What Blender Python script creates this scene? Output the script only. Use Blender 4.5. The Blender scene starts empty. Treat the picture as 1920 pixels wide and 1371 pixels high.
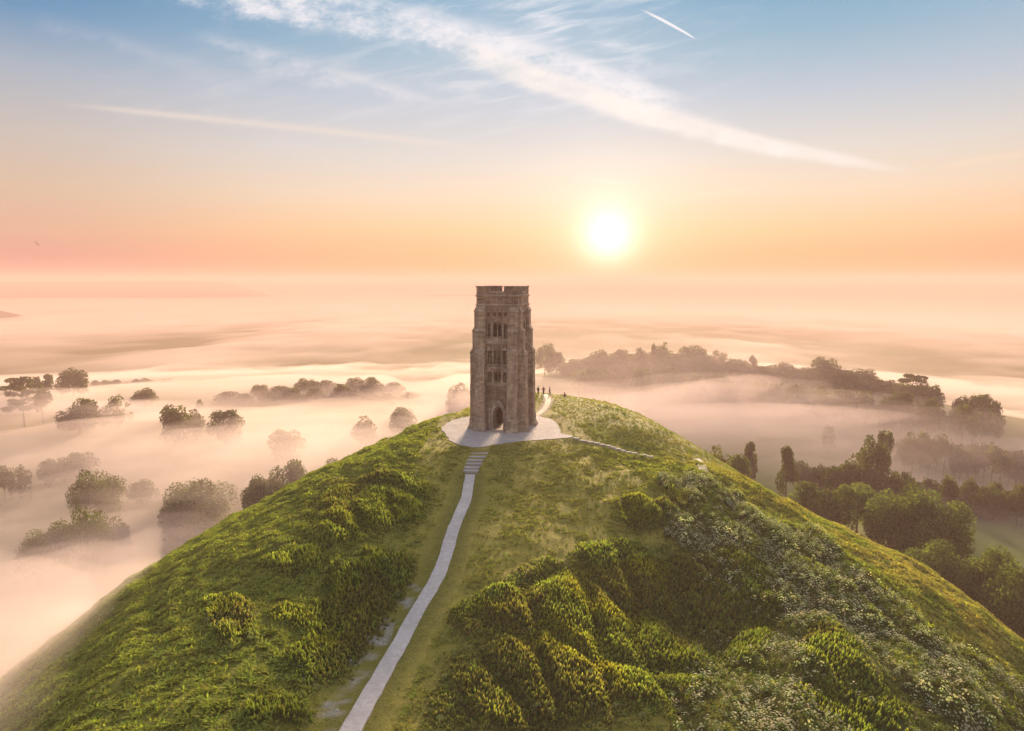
import bpy, bmesh, math, random
import numpy as np
from mathutils import Vector, Matrix
S = bpy.context.scene
COL = S.collection
R_ = math.radians
random.seed(7)
rng = np.random.default_rng(11)

# ------------------------------------------------------------------ camera
CAM = np.array([2.1, -107.0, 22.9]); PITCH = R_(7.015)
cd = bpy.data.cameras.new("camera"); cam = bpy.data.objects.new("camera", cd); COL.objects.link(cam)
cam.location = CAM; cam.rotation_euler = (R_(90) - PITCH, 0, 0)
cd.sensor_width = 36; cd.lens = 24; cd.clip_start = .5; cd.clip_end = 60000
S.camera = cam

# ------------------------------------------------------------------ view + cycles
S.view_settings.view_transform = 'Standard'; S.view_settings.look = 'None'
S.view_settings.gamma = 1; S.view_settings.use_curve_mapping = False
EXPO = 2.25
S.view_settings.exposure = EXPO
cy = S.cycles
cy.max_bounces = 8; cy.diffuse_bounces = 3; cy.glossy_bounces = 2; cy.transmission_bounces = 3
cy.volume_bounces = 4; cy.transparent_max_bounces = 48
cy.use_denoising = True
cy.caustics_reflective = False; cy.caustics_refractive = False
cy.sample_clamp_indirect = 6

def lin(c):
    return tuple(((v / 255) / 12.92 if v / 255 <= .04045 else ((v / 255 + .055) / 1.055) ** 2.4) for v in c)

# small expression builder for shader nodes
class E:
    nt = None
    def __init__(s, sock): s.s = sock
    @staticmethod
    def m(op, *a, clamp=False):
        n = E.nt.nodes.new('ShaderNodeMath'); n.operation = op; n.use_clamp = clamp
        for i, v in enumerate(a):
            if isinstance(v, E): E.nt.links.new(v.s, n.inputs[i])
            else: n.inputs[i].default_value = v
        return E(n.outputs[0])
    def __add__(s, o): return E.m('ADD', s, o)
    __radd__ = __add__
    def __sub__(s, o): return E.m('SUBTRACT', s, o)
    def __rsub__(s, o): return E.m('SUBTRACT', o, s)
    def __mul__(s, o): return E.m('MULTIPLY', s, o)
    __rmul__ = __mul__
    def __truediv__(s, o): return E.m('DIVIDE', s, o)
    def __pow__(s, o): return E.m('POWER', s, o)
def eexp(a): return E.m('EXPONENT', a)
def eabs(a): return E.m('ABSOLUTE', a)
def emax(a, b): return E.m('MAXIMUM', a, b)
def emin(a, b): return E.m('MINIMUM', a, b)
def esat(a): return E.m('ADD', a, 0.0, clamp=True)
def esstep(a, lo, hi):
    n = E.nt.nodes.new('ShaderNodeMapRange'); n.interpolation_type = 'SMOOTHSTEP'
    if isinstance(a, E): E.nt.links.new(a.s, n.inputs[0])
    n.inputs[1].default_value = lo; n.inputs[2].default_value = hi
    return E(n.outputs[0])
def enoise(vec, scale, detail=4, rough=.55, dist=0):
    n = E.nt.nodes.new('ShaderNodeTexNoise'); E.nt.links.new(vec, n.inputs['Vector'])
    n.inputs['Scale'].default_value = scale; n.inputs['Detail'].default_value = detail
    n.inputs['Roughness'].default_value = rough; n.inputs['Distortion'].default_value = dist
    return E(n.outputs[0])
def evec(x, y, z):
    n = E.nt.nodes.new('ShaderNodeCombineXYZ')
    for i, v in enumerate((x, y, z)):
        if isinstance(v, E): E.nt.links.new(v.s, n.inputs[i])
        else: n.inputs[i].default_value = v
    return n.outputs[0]
def eramp(a, stops):
    n = E.nt.nodes.new('ShaderNodeValToRGB'); E.nt.links.new(a.s, n.inputs[0])
    cr = n.color_ramp
    while len(cr.elements) > 1: cr.elements.remove(cr.elements[-1])
    cr.elements[0].position = stops[0][0]; cr.elements[0].color = (*stops[0][1], 1)
    for p, c in stops[1:]:
        e = cr.elements.new(p); e.color = (*c, 1)
    return n.outputs[0]
def emix(f, a, b, mode='MIX'):
    n = E.nt.nodes.new('ShaderNodeMix'); n.data_type = 'RGBA'; n.blend_type = mode
    if isinstance(f, E): E.nt.links.new(f.s, n.inputs[0])
    else: n.inputs[0].default_value = f
    for i, v in ((6, a), (7, b)):
        if isinstance(v, tuple): n.inputs[i].default_value = (*v, 1)
        else: E.nt.links.new(v, n.inputs[i])
    return n.outputs[2]

# ------------------------------------------------------------------ sun + sky
SUN_AZ = math.atan2(178, 1280)          # to the right of north (+Y)
SUN_EL = R_(7.5)
sdir = Vector((math.sin(SUN_AZ) * math.cos(SUN_EL), math.cos(SUN_AZ) * math.cos(SUN_EL), math.sin(SUN_EL)))
GLOW_EL = R_(3.6)
gdir = Vector((math.sin(SUN_AZ) * math.cos(GLOW_EL), math.cos(SUN_AZ) * math.cos(GLOW_EL), math.sin(GLOW_EL)))
ld = bpy.data.lights.new("sun", 'SUN'); ld.energy = 4.2; ld.angle = R_(10); ld.color = (1, .72, .465)
lo = bpy.data.objects.new("sun", ld); COL.objects.link(lo)
lo.rotation_euler = sdir.to_track_quat('Z', 'Y').to_euler(); lo.location = (100, 300, 200)

W = bpy.data.worlds.new("World"); S.world = W; W.use_nodes = True
nt = W.node_tree; nt.nodes.clear(); E.nt = nt
out = nt.nodes.new('ShaderNodeOutputWorld')
tc = nt.nodes.new('ShaderNodeTexCoord')
sx = nt.nodes.new('ShaderNodeSeparateXYZ'); nt.links.new(tc.outputs['Generated'], sx.inputs[0])
dx, dy, dz = E(sx.outputs[0]), E(sx.outputs[1]), E(sx.outputs[2])
def dot(v): return dx * v[0] + dy * v[1] + dz * v[2]
hl = E.m('SQRT', dx * dx + dy * dy + 1e-6)
az = (dx * math.sin(SUN_AZ) + dy * math.cos(SUN_AZ)) / hl       # cosine of azimuth from the sun
side = dx / hl
t = esat(emax(dz, 0.0))
away = [(0, (196,134,132)), (.030, (210,148,138)), (.06, (222,176,150)), (.11, (217,190,165)), (.17, (202,192,184)), (.24, (170,182,196)), (.30, (104,152,190)), (.37, (50,124,178)), (.55, (172,190,210)), (1, (212,216,222))]  # top stops of each ramp, above the view, brightened to add fill
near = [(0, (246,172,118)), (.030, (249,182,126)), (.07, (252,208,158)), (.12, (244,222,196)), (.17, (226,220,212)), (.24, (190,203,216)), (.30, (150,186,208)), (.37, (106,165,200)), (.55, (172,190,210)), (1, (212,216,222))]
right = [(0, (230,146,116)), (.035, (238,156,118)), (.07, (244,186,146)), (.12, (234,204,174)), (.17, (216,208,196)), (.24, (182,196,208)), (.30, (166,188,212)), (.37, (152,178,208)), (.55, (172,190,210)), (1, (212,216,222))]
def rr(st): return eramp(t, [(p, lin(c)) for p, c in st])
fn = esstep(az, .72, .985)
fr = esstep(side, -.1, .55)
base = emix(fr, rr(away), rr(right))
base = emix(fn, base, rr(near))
# faint horizontal bands low in the sky
vb = evec(dx * 1.2, dz * 26.0, dy * 1.2)
nb = enoise(vb, 1.1, 3)
base = emix((nb - .5) * esstep(dz, .16, .0) * .28 + .0, base, lin((214, 130, 112)), 'MIX')
# veil and trails; a,b are slopes in the plane facing +Y
inv = 1.0 / 1.0
dyp = emax(dy, .02)
a = dx / dyp; b = dz / dyp
front = esstep(dy, .15, .4)
def pa(px): # photo pixel -> slopes (used only to note where each trail runs)
    return px
cpz, spz = math.cos(PITCH), math.sin(PITCH)
def ab(px, py):
    u = (px - 960) / 1280; v = -(py - 685.5) / 1280
    Y = cpz + v * spz; Z = -spz + v * cpz
    return u / Y, Z / Y
wn = enoise(evec(a * 1.0, b * 1.6, 0.0), 9, 5, .6)
wn2 = enoise(evec(a * 1.0, b * 1.8, 3.0), 38, 7, .72)
wn3 = enoise(evec((a + b * 1.7) * .9, (b - a * .2) * 7.0, 5.0), 7, 5, .6, .6)
def trail(p, wid, soft, op, rag=.0, fade=(.12, .12), hard=False):
    """p: three photo points -> parabola; wid: (w0, w1, w2) half width in slope units"""
    (x0, y0), (x1, y1), (x2, y2) = [ab(*q) for q in p]
    co = np.polyfit([x0, x1, x2], [y0, y1, y2], 2)
    cw = np.polyfit([x0, x1, x2], wid, 2)
    c = (a * co[0] + co[1]) * a + co[2]
    w = emax((a * cw[0] + cw[1]) * a + cw[2], .0008)
    d = eabs(b - c + (wn2 - .5) * rag + (wn - .5) * rag)
    q = d / w
    m = eexp((q * q * q * q if hard else q * q) * -soft)
    L = x2 - x0
    m = m * esstep(a, x0 - .001, x0 + L * fade[0]) * esstep(a, x2 + .001, x2 - L * fade[1]) * front
    return m * op
def addc(m, col):
    global base
    base = emix(esat(m), base, lin(col))
wisp = wn * .6 + wn2 * .4
thin = esstep(wn3, .42, .72)
# thin veil of cirrus high in the middle
ca, cb = ab(1010, 62)
veil = eexp(((a - ca) * (a - ca) * 26.0 + (b - cb) * (b - cb) * 90.0) * -1.0) * front
addc(veil * (.26 + thin * .74), (232, 236, 244))
ca, cb = ab(700, 190)
veil = eexp(((a - ca) * (a - ca) * 10.0 + (b - cb) * (b - cb) * 160.0) * -1.0) * front
addc(veil * (.12 + thin * .4), (222, 222, 228))
# wide old trail
tex = esstep(wisp, .36, .62)
addc(trail([(250, -30), (940, 92), (1420, 262)], (.020, .028, .012), 1.1, 1.0, .034, (.1, .2), True) * (tex * .92 + .08), (244, 242, 246))
addc(trail([(780, 60), (1180, 205), (1740, 326)], (.018, .017, .004), 1.2, .95, .012, (.25, .2), True) * (tex * .4 + .6), (252, 244, 238))
addc(trail([(330, 60), (560, 118), (860, 205)], (.009, .010, .006), 1, .60, .02, (.25, .2)) * tex, (232, 230, 236))
addc(trail([(20, 25), (260, 92), (480, 170)], (.012, .012, .008), 1, .28, .02, (.25, .25)) * tex, (214, 216, 228))
addc(trail([(420, 120), (520, 130), (680, 170)], (.009, .010, .008), 1, .5, .02, (.3, .3)) * tex, (236, 232, 238))
addc(trail([(60, 190), (520, 236), (980, 286)], (.0025, .0050, .0035), 1, .55, .002, (.25, .3)), (240, 226, 214))
addc(trail([(1195, 15), (1250, 42), (1306, 74)], (.0008, .0022, .0008), 1, .95, .001, (.35, .12), True), (250, 246, 250))
addc(trail([(1240, 380), (1360, 360), (1480, 342)], (.003, .003, .003), 1, .5, .002, (.3, .3)), (255, 228, 200))
addc(trail([(1740, 325), (1830, 300), (1925, 290)], (.004, .004, .005), 1, .5, .004, (.3, .1)), (248, 226, 196))
addc(trail([(1760, 400), (1840, 396), (1920, 392)], (.003, .003, .003), 1, .5, .002, (.3, .1)), (254, 212, 178))
addc(trail([(1080, 330), (1140, 340), (1200, 346)], (.002, .003, .002), 1, .4, .002, (.3, .3)), (255, 236, 214))
# sun glow through the thin air
cosg = esat(dot(gdir))
ang = E.m('ARCCOSINE', emin(cosg, .9999999))
g1 = eexp(ang * ang * (-1 / R_(2.0) ** 2)) * .75
g2 = eexp(ang * (-1 / R_(3.0))) * .66
g3 = eexp(ang * (-1 / R_(10.0))) * .20
KS = 1.0 / (2 ** EXPO)
def emis(colsock, strength):
    n = nt.nodes.new('ShaderNodeBackground')
    if isinstance(colsock, tuple): n.inputs[0].default_value = (*colsock, 1)
    else: nt.links.new(colsock, n.inputs[0])
    if isinstance(strength, E): nt.links.new(strength.s, n.inputs[1])
    else: n.inputs[1].default_value = strength
    return n.outputs[0]
def addsh(p, q):
    n = nt.nodes.new('ShaderNodeAddShader'); nt.links.new(p, n.inputs[0]); nt.links.new(q, n.inputs[1]); return n.outputs[0]
sky = nt.nodes.new('ShaderNodeTexSky'); sky.sky_type = 'NISHITA'; sky.sun_disc = False
sky.sun_elevation = SUN_EL; sky.sun_rotation = SUN_AZ; sky.air_density = 1.0; sky.dust_density = 1.0; sky.altitude = 150
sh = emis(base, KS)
sh = addsh(sh, emis(sky.outputs[0], 0.0004))
sh = addsh(sh, emis((1.0, .95, .88), g1 * KS))
sh = addsh(sh, emis((.80, .73, .68), g2 * KS))
sh = addsh(sh, emis((1.0, .60, .34), g3 * KS * .6))
nt.links.new(sh, out.inputs['Surface'])

# ------------------------------------------------------------------ helpers
def tag(o, label=None, cat=None, group=None, kind=None):
    if label: o["label"] = label
    if cat: o["category"] = cat
    if group: o["group"] = group
    if kind: o["kind"] = kind
    return o
def link(name, me, mat=None, parent=None):
    o = bpy.data.objects.new(name, me); COL.objects.link(o)
    if mat is not None and not me.materials: me.materials.append(mat)
    if parent: o.parent = parent
    return o
def empty(name, loc=(0, 0, 0), rz=0):
    o = bpy.data.objects.new(name, None); COL.objects.link(o); o.location = loc; o.rotation_euler = (0, 0, rz); return o
def mesh_np(name, V, F4=None, F3=None, col=None, smooth=False):
    me = bpy.data.meshes.new(name)
    n4 = 0 if F4 is None else len(F4); n3 = 0 if F3 is None else len(F3)
    me.vertices.add(len(V)); me.vertices.foreach_set('co', np.asarray(V, np.float32).ravel())
    idx = []
    if n4: idx.append(np.asarray(F4).ravel())
    if n3: idx.append(np.asarray(F3).ravel())
    idx = np.concatenate(idx).astype(np.int32)
    me.loops.add(len(idx)); me.loops.foreach_set('vertex_index', idx)
    me.polygons.add(n4 + n3)
    st = np.concatenate([np.arange(n4) * 4, n4 * 4 + np.arange(n3) * 3]).astype(np.int32)
    me.polygons.foreach_set('loop_start', st)
    me.update(calc_edges=True)
    if smooth: me.polygons.foreach_set('use_smooth', np.ones(n4 + n3, bool))
    else: me.polygons.foreach_set('use_smooth', np.zeros(n4 + n3, bool))
    if col is not None:
        ca = me.color_attributes.new('Col', 'FLOAT_COLOR', 'POINT')
        ca.data.foreach_set('color', np.c_[col, np.ones(len(col))].astype(np.float32).ravel())
    return me
def hsh(i, j, s):
    h = (i.astype(np.int64) * 374761393 + j.astype(np.int64) * 668265263 + s * 1442695041) & 0xffffffff
    h = ((h ^ (h >> 13)) * 1274126177) & 0xffffffff
    h = ((h ^ (h >> 16)) * 2246822519) & 0xffffffff
    return ((h ^ (h >> 15)) & 0xffffff) / float(0xffffff)
def vn(x, y, s=0):
    i = np.floor(x); j = np.floor(y); fx = x - i; fy = y - j
    fx = fx * fx * (3 - 2 * fx); fy = fy * fy * (3 - 2 * fy)
    i = i.astype(np.int64); j = j.astype(np.int64)
    return (hsh(i, j, s) * (1 - fx) + hsh(i + 1, j, s) * fx) * (1 - fy) + (hsh(i, j + 1, s) * (1 - fx) + hsh(i + 1, j + 1, s) * fx) * fy
def fbm(x, y, s=0, o=4):
    r = 0; a_ = .5; t_ = 0
    for k in range(o):
        r = r + a_ * vn(x * 2 ** k + 17.3 * k, y * 2 ** k + 9.1 * k, s + k); t_ += a_; a_ *= .5
    return r / t_

def newmat(name):
    m = bpy.data.materials.new(name); m.use_nodes = True; m.node_tree.nodes.clear(); E.nt = m.node_tree
    o = m.node_tree.nodes.new('ShaderNodeOutputMaterial'); return m, m.node_tree, o
def principled(nt_, col, rough=.8, spec=.3):
    p = nt_.nodes.new('ShaderNodeBsdfPrincipled'); p.inputs['Roughness'].default_value = rough
    p.inputs['Specular IOR Level'].default_value = spec
    if isinstance(col, tuple): p.inputs['Base Color'].default_value = (*col, 1)
    else: nt_.links.new(col, p.inputs['Base Color'])
    return p
def bump(nt_, p, h, strength=.5, dist=.05):
    b_ = nt_.nodes.new('ShaderNodeBump'); b_.inputs['Strength'].default_value = strength; b_.inputs['Distance'].default_value = dist
    nt_.links.new(h.s, b_.inputs['Height']); nt_.links.new(b_.outputs[0], p.inputs['Normal'])
def attr(name='Col'):
    n = E.nt.nodes.new('ShaderNodeVertexColor'); n.layer_name = name; return n.outputs[0]
def foliage_mat(name, tint=(1, 1, 1), trans=.4, var=.35, scale=.5):
    m, n_, o = newmat(name)
    tc_ = n_.nodes.new('ShaderNodeTexCoord')
    geo = n_.nodes.new('ShaderNodeNewGeometry')
    oi = n_.nodes.new('ShaderNodeObjectInfo')
    nz = enoise(geo.outputs['Position'], scale, 3)
    c = emix(1.0, attr(), tint, 'MULTIPLY')
    f = nz * (2 * var) + (1 - var)
    f = f * (E(oi.outputs['Random']) * .3 + .85)
    gr = evec(f, f, f)
    c = emix(1.0, c, gr, 'MULTIPLY')
    d_ = n_.nodes.new('ShaderNodeBsdfDiffuse'); n_.links.new(c, d_.inputs[0])
    t_ = n_.nodes.new('ShaderNodeBsdfTranslucent')
    c2 = emix(1.0, c, (1.25, 1.45, .55), 'MULTIPLY'); n_.links.new(c2, t_.inputs[0])
    mx = n_.nodes.new('ShaderNodeMixShader'); mx.inputs[0].default_value = trans
    n_.links.new(d_.outputs[0], mx.inputs[1]); n_.links.new(t_.outputs[0], mx.inputs[2]); n_.links.new(mx.outputs[0], o.inputs[0])
    return m

# ------------------------------------------------------------------ shape of the land
F=1280.0
cp,sp=math.cos(PITCH),math.sin(PITCH)
def pdir(px,py):
    u=(px-960)/F; v=-(py-685.5)/F
    return np.array([u,cp+v*sp,-sp+v*cp])
def polar(px,py,R):
    d=pdir(px,py); h=math.hypot(d[0],d[1])
    return CAM+d*(R/h)
def project(x,y,z):
    X=x-CAM[0];Y=y-CAM[1];Z=z-CAM[2]
    dep=Y*cp-Z*sp; up=Y*sp+Z*cp
    dep=np.maximum(dep,.1)
    return 960+F*X/dep, 685.5-F*up/dep
pts=[]
def prof(px,py,Rs,k,Rn=(50,66,82),out=(14,34)):
    d=pdir(px,py);h=math.hypot(d[0],d[1]);s=-d[2]/h;dx,dy=d[0]/h,d[1]/h
    zs=CAM[2]-s*Rs
    for R in list(Rn)+[Rs]+[Rs+o for o in out]:
        q=Rs-R
        z=zs+s*q-k*q*q
        pts.append((CAM[0]+dx*R,CAM[1]+dy*R,z))
# left silhouettes
prof(0,1278,92,.0026,(34,50,70))
prof(120,1188,94,.0027,(70,))
prof(220,1106,96,.0028,(34,50,74))
prof(343,1027,98,.0032,(50,74))
prof(466,957,101,.0036,(50,66,82))
prof(601,884,106,.0042,(50,66,84))
prof(731,824,112,.0050,(90,))
prof(802,788,118,.0060,(),(14,30))
# right
prof(1920,1211,100,.0027,(34,50,70))
prof(1806,1116,100,.0028,(50,74))
prof(1692,1044,103,.0030,(50,66,84))
prof(1502,956,105,.0035,(50,66,84))
prof(1335,855,112,.0045,(54,70,90))
prof(1228,792,128,.0052,(97,112),(16,34))
prof(1168,765,135,.0050,(118,),(16,34))
prof(1060,743,140,.0040,(),(15,34))
prof(930,743,140,.0040,(),(15,34))
# ridge
def WP(x,y,z): pts.append((x,y,z))
c=CAM; NT=0
for x,y,z in [(0,0,0),(8,0,0),(-7,0,0),(0,8,0),(0,-10,0),(9,-8,-.05),(-7,-6,-.05),(6,14,-.1),(-6,12,-.3),(5,28,-.2)]: WP(x,y,z)
for px,R,z in [(900,93,-.15),(885,85,-1.6),(870,72,-2.5),(800,60,-3.1),(1000,84,-1.3),(1000,66,-2.6),(1000,50,-3.6),(700,44,-4.1),(960,36,-4.6),(1150,90,-1.2),(1200,70,-2.9)]:
    u=(px-960)/F; h=math.hypot(u,.95); WP(c[0]+u/h*R,c[1]+.95/h*R,z)
WP(2,-107,-9);WP(2,-140,-16);WP(-40,-110,-14);WP(45,-110,-13);WP(-90,-110,-36);WP(95,-110,-33);WP(2,-200,-34);WP(2,-300,-55)
# hill foot and valley ground (photo azimuth, distance, z)
def G(px,R,z):
    u=(px-960)/F; h=math.hypot(u,.97); WP(c[0]+u/h*R,c[1]+.97/h*R,z)
for px,lst in {-500:[(150,-44),(220,-52),(400,-54),(700,-62)],0:[(150,-46),(210,-51),(300,-54),(430,-52),(560,-53),(700,-64)],
 300:[(155,-44),(230,-50),(330,-50),(480,-54),(650,-62)],600:[(175,-44),(230,-50),(320,-52),(480,-56),(650,-64)],
 850:[(200,-34),(300,-46),(400,-52),(520,-58),(700,-68)],1060:[(200,-32),(300,-46),(400,-47),(450,-40),(520,-44),(700,-70)],
 1250:[(190,-34),(240,-44),(300,-50),(390,-44),(450,-33),(500,-37),(700,-70)],1480:[(170,-34),(220,-42),(300,-48),(370,-44),(430,-34),(480,-38),(650,-68)],
 1700:[(150,-33),(180,-37),(230,-45),(300,-50),(360,-46),(400,-38),(450,-43),(600,-66)],1870:[(135,-33),(170,-38),(234,-45),(310,-51),(370,-42),(420,-46),(550,-64)],
 2400:[(140,-35),(230,-46),(370,-50),(600,-66)]}.items():
    for R,z in lst: G(px,R,z)
for a in range(0,360,30):
    WP(950*math.cos(math.radians(a)),950*math.sin(math.radians(a)),-78)
for a in (200,230,260,290,320,340): WP(230*math.cos(math.radians(a)),-107+230*math.sin(math.radians(a)),-50)
pts=np.array(pts)
def tps(r2): return np.where(r2>1e-12,.5*r2*np.log(np.maximum(r2,1e-12)),0)
SC=100.0
TA=pts[:,:2]/SC; n=len(TA)
r2=((TA[:,None]-TA[None])**2).sum(-1)
K=tps(r2)+np.eye(n)*2e-4
Pm=np.c_[np.ones(n),TA]
M=np.block([[K,Pm],[Pm.T,np.zeros((3,3))]])
NTP=n
sol=np.linalg.solve(M,np.r_[pts[:,2],0,0,0])
def rbf(x,y):
    s=x.shape; X=np.stack([x.ravel(),y.ravel()],1)/SC; out=np.empty(len(X))
    for i in range(0,len(X),20000):
        q=X[i:i+20000]; r2=((q[:,None]-TA[None])**2).sum(-1)
        out[i:i+20000]=tps(r2)@sol[:NTP]+sol[NTP]+q@sol[NTP+1:]
    return out.reshape(s)
def sst(a,b,t): t=np.clip((t-a)/(b-a),0,1); return t*t*(3-2*t)
def height(x,y):
    x=np.asarray(x,float);y=np.asarray(y,float)
    z=rbf(x,y)
    r=np.hypot(x,y+50)
    far=-82-8*sst(900,3000,r)
    return z+(far-z)*sst(620,920,r)

def cast(px, py, rmax=900, step=.5):
    """where the sight line through a photo point meets the land"""
    d = pdir(px, py); h = math.hypot(d[0], d[1]); d = d / h
    R = np.arange(20, rmax, step); x = CAM[0] + d[0] * R; y = CAM[1] + d[1] * R; z = CAM[2] + d[2] * R
    g = height(x, y); k = np.nonzero(g > z)[0]
    k = k[0] if len(k) else len(R) - 1
    if k > 0:
        f0 = z[k - 1] - g[k - 1]; f1 = z[k] - g[k]; tt = f0 / (f0 - f1) if f0 != f1 else 0
        Rr = R[k - 1] + tt * step
    else: Rr = R[0]
    return CAM + d * Rr

# ------------------------------------------------------------------ paved forecourt and path lines (world x, y)
TW_ROT = R_(-15)
FORE = [cast(*p)[:2] for p in [(834, 812), (842, 824), (862, 834), (886, 840), (908, 839), (935, 834), (975, 828), (1030, 824), (1072, 822)]]
FORE += [np.array(p) for p in [(11.2, -6.9), (9.6, -5.0), (9.6, -2.0), (9.2, 2.5), (8.2, 6.3), (5, 8.6), (0, 9.0), (-4.5, 8), (-7.6, 5), (-8.8, 1), (-8.9, -2.6)]]
FORE = np.array(FORE)
PATHPX = [(882, 890), (878, 912), (874, 935), (863, 962), (851, 990), (842, 1020), (833, 1050), (819, 1085), (798, 1120), (775, 1160), (751, 1205), (731, 1240), (703, 1290), (680, 1330), (657, 1371), (628, 1425)]
PATH = np.array([cast(*p)[:2] for p in PATHPX])
def resample(P_, step):
    P_ = np.array(P_, float)
    # Catmull-Rom through the points
    Q = [P_[0]] ; ext = np.vstack([2 * P_[0] - P_[1], P_, 2 * P_[-1] - P_[-2]])
    for i in range(1, len(ext) - 2):
        p0, p1, p2, p3 = ext[i - 1:i + 3]; n_ = max(2, int(np.linalg.norm(p2 - p1) / step))
        for k in range(1, n_ + 1):
            t_ = k / n_
            Q.append(.5 * ((2 * p1) + (-p0 + p2) * t_ + (2 * p0 - 5 * p1 + 4 * p2 - p3) * t_ ** 2 + (-p0 + 3 * p1 - 3 * p2 + p3) * t_ ** 3))
    return np.array(Q)
PATHL = resample(PATH, .5)
def dist_line(x, y, L):
    out_ = np.full(x.shape, 1e9)
    for i in range(len(L) - 1):
        a_ = L[i]; d_ = L[i + 1] - a_; l2 = max((d_ ** 2).sum(), 1e-9)
        t_ = np.clip(((x - a_[0]) * d_[0] + (y - a_[1]) * d_[1]) / l2, 0, 1)
        out_ = np.minimum(out_, np.hypot(x - a_[0] - t_ * d_[0], y - a_[1] - t_ * d_[1]))
    return out_
def in_poly(x, y, P_):
    c_ = np.zeros(x.shape, bool); n_ = len(P_)
    for i in range(n_):
        x0, y0 = P_[i]; x1, y1 = P_[(i + 1) % n_]
        if y0 == y1: continue
        k = ((y0 > y) != (y1 > y)) & (x < (x1 - x0) * (y - y0) / (y1 - y0) + x0)
        c_ ^= k
    return c_
TRACK = np.array([(6.0, 7.5), (7.0, 11), (8.2, 16), (9.0, 22), (9.2, 28), (9.0, 33)])
STEPA = [cast(*p) for p in [(905, 841), (899, 850), (895, 857), (891, 864), (888, 871), (885, 878), (883, 885)]]
STEPB_PX = [(1080, 825), (1094, 828), (1106, 830), (1117, 832), (1128, 835), (1138, 837), (1148, 840), (1157, 843), (1167, 846), (1178, 849), (1189, 851), (1205, 854), (1219, 857)]

# vegetation zones: blobs on the hill, drawn up from what grows where
NETL = [(700, 950, 105, 52, -8), (640, 985, 70, 38, -20), (690, 1105, 85, 62, -25), (650, 1170, 85, 60, -30), (610, 1240, 70, 48, -30), (560, 1050, 60, 34, 0), (430, 1165, 44, 44, 0), (520, 1340, 60, 34, 0), (560, 1160, 50, 26, 0)]
NETR = [(930, 1160, 78, 40, -15), (1010, 1290, 185, 105, -12), (1075, 1115, 110, 55, 5), (1175, 1062, 85, 42, 10), (1150, 1150, 125, 68, 20), (1205, 968, 58, 30, 10), (1260, 945, 34, 22, 0), (1120, 1240, 200, 90, 12), (1285, 1120, 95, 75, 40), (1390, 1165, 60, 75, 20), (1560, 1240, 60, 45, 30), (1390, 1060, 50, 20, 30), (1600,1330,110,60,20)]
def blob(px, py, L):
    m = np.zeros(px.shape)
    for cx, cy_, rx, ry, an in L:
        c_, s_ = math.cos(R_(an)), math.sin(R_(an))
        u = ((px - cx) * c_ + (py - cy_) * s_) / rx; v = (-(px - cx) * s_ + (py - cy_) * c_) / ry
        m = np.maximum(m, np.clip((1.28 - np.hypot(u, v)) * 2.2, 0, 1))
    return m
PARS = [(1240, 905), (1330, 900), (1420, 955), (1560, 1040), (1700, 1150), (1850, 1250), (2100, 1400), (2100, 1700), (1250, 1700), (1270, 1300), (1330, 1180), (1290, 1060), (1230, 960)]
def zones(x, y, z):
    px, py = project(x, y, z)
    w1 = fbm(x * .35, y * .35, 5, 3) - .5; w2 = fbm(x * .35 + 40, y * .35, 9, 3) - .5
    qx = px + w1 * 50; qy = py + w2 * 36
    ne = np.maximum(blob(qx, qy, NETL), blob(qx, qy, NETR))
    pa_ = in_poly(qx, qy, PARS) * 1.0
    gold = 0.0
    hid = (y > -2) & (x < 60)
    ne = np.where(hid, 0, ne); pa_ = np.where(y > 10, 0, pa_)
    dp = dist_line(x, y, PATHL[::3])
    ne = ne * sst(1.3, 2.6, dp)
    return px, py, ne, pa_, dp

# ------------------------------------------------------------------ ground sheet
def axis(lo, hi, st, far, g):
    n_ = int(round((hi - lo) / st)); c_ = list(np.linspace(lo, hi, n_ + 1)); s_ = st
    l_, h_ = [lo], [hi]
    while h_[-1] < far: s_ *= g; h_.append(h_[-1] + s_)
    s_ = st
    while l_[-1] > -far: s_ *= g; l_.append(l_[-1] - s_)
    return np.array(l_[:0:-1] + c_ + h_[1:])
GX = axis(-72, 88, .5, 19000, 1.11); GY = axis(-80, 52, .5, 19000, 1.11)
XX, YY = np.meshgrid(GX, GY)
ZZ = height(XX, YY)
hillw = 1 - sst(70, 150, np.hypot(XX, (YY + 30) * .9))
def mounds(x, y):
    # rounded cushions of growth, drawn out down the slope, with dark gullies between them
    wq = 5 * fbm(x * .09, y * .06, 31, 3); X_ = (x + wq + y * .12) / 4.3; Y_ = y / 12.0 + .15 * X_
    i0 = np.floor(X_).astype(np.int64); j0 = np.floor(Y_).astype(np.int64); d1 = np.full(x.shape, 9.); d2 = np.full(x.shape, 9.)
    for di in (-1, 0, 1):
        for dj in (-1, 0, 1):
            i = i0 + di; j = j0 + dj; d = np.hypot(X_ - i - .15 - .7 * hsh(i, j, 5), Y_ - j - .15 - .7 * hsh(i, j, 6))
            n_ = d < d1; d2 = np.where(n_, d1, np.minimum(d2, d)); d1 = np.where(n_, d, d1)
    return sst(0, .34, d2 - d1) * (.55 + .9 * fbm(x * .35, y * .35, 77, 3))
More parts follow.
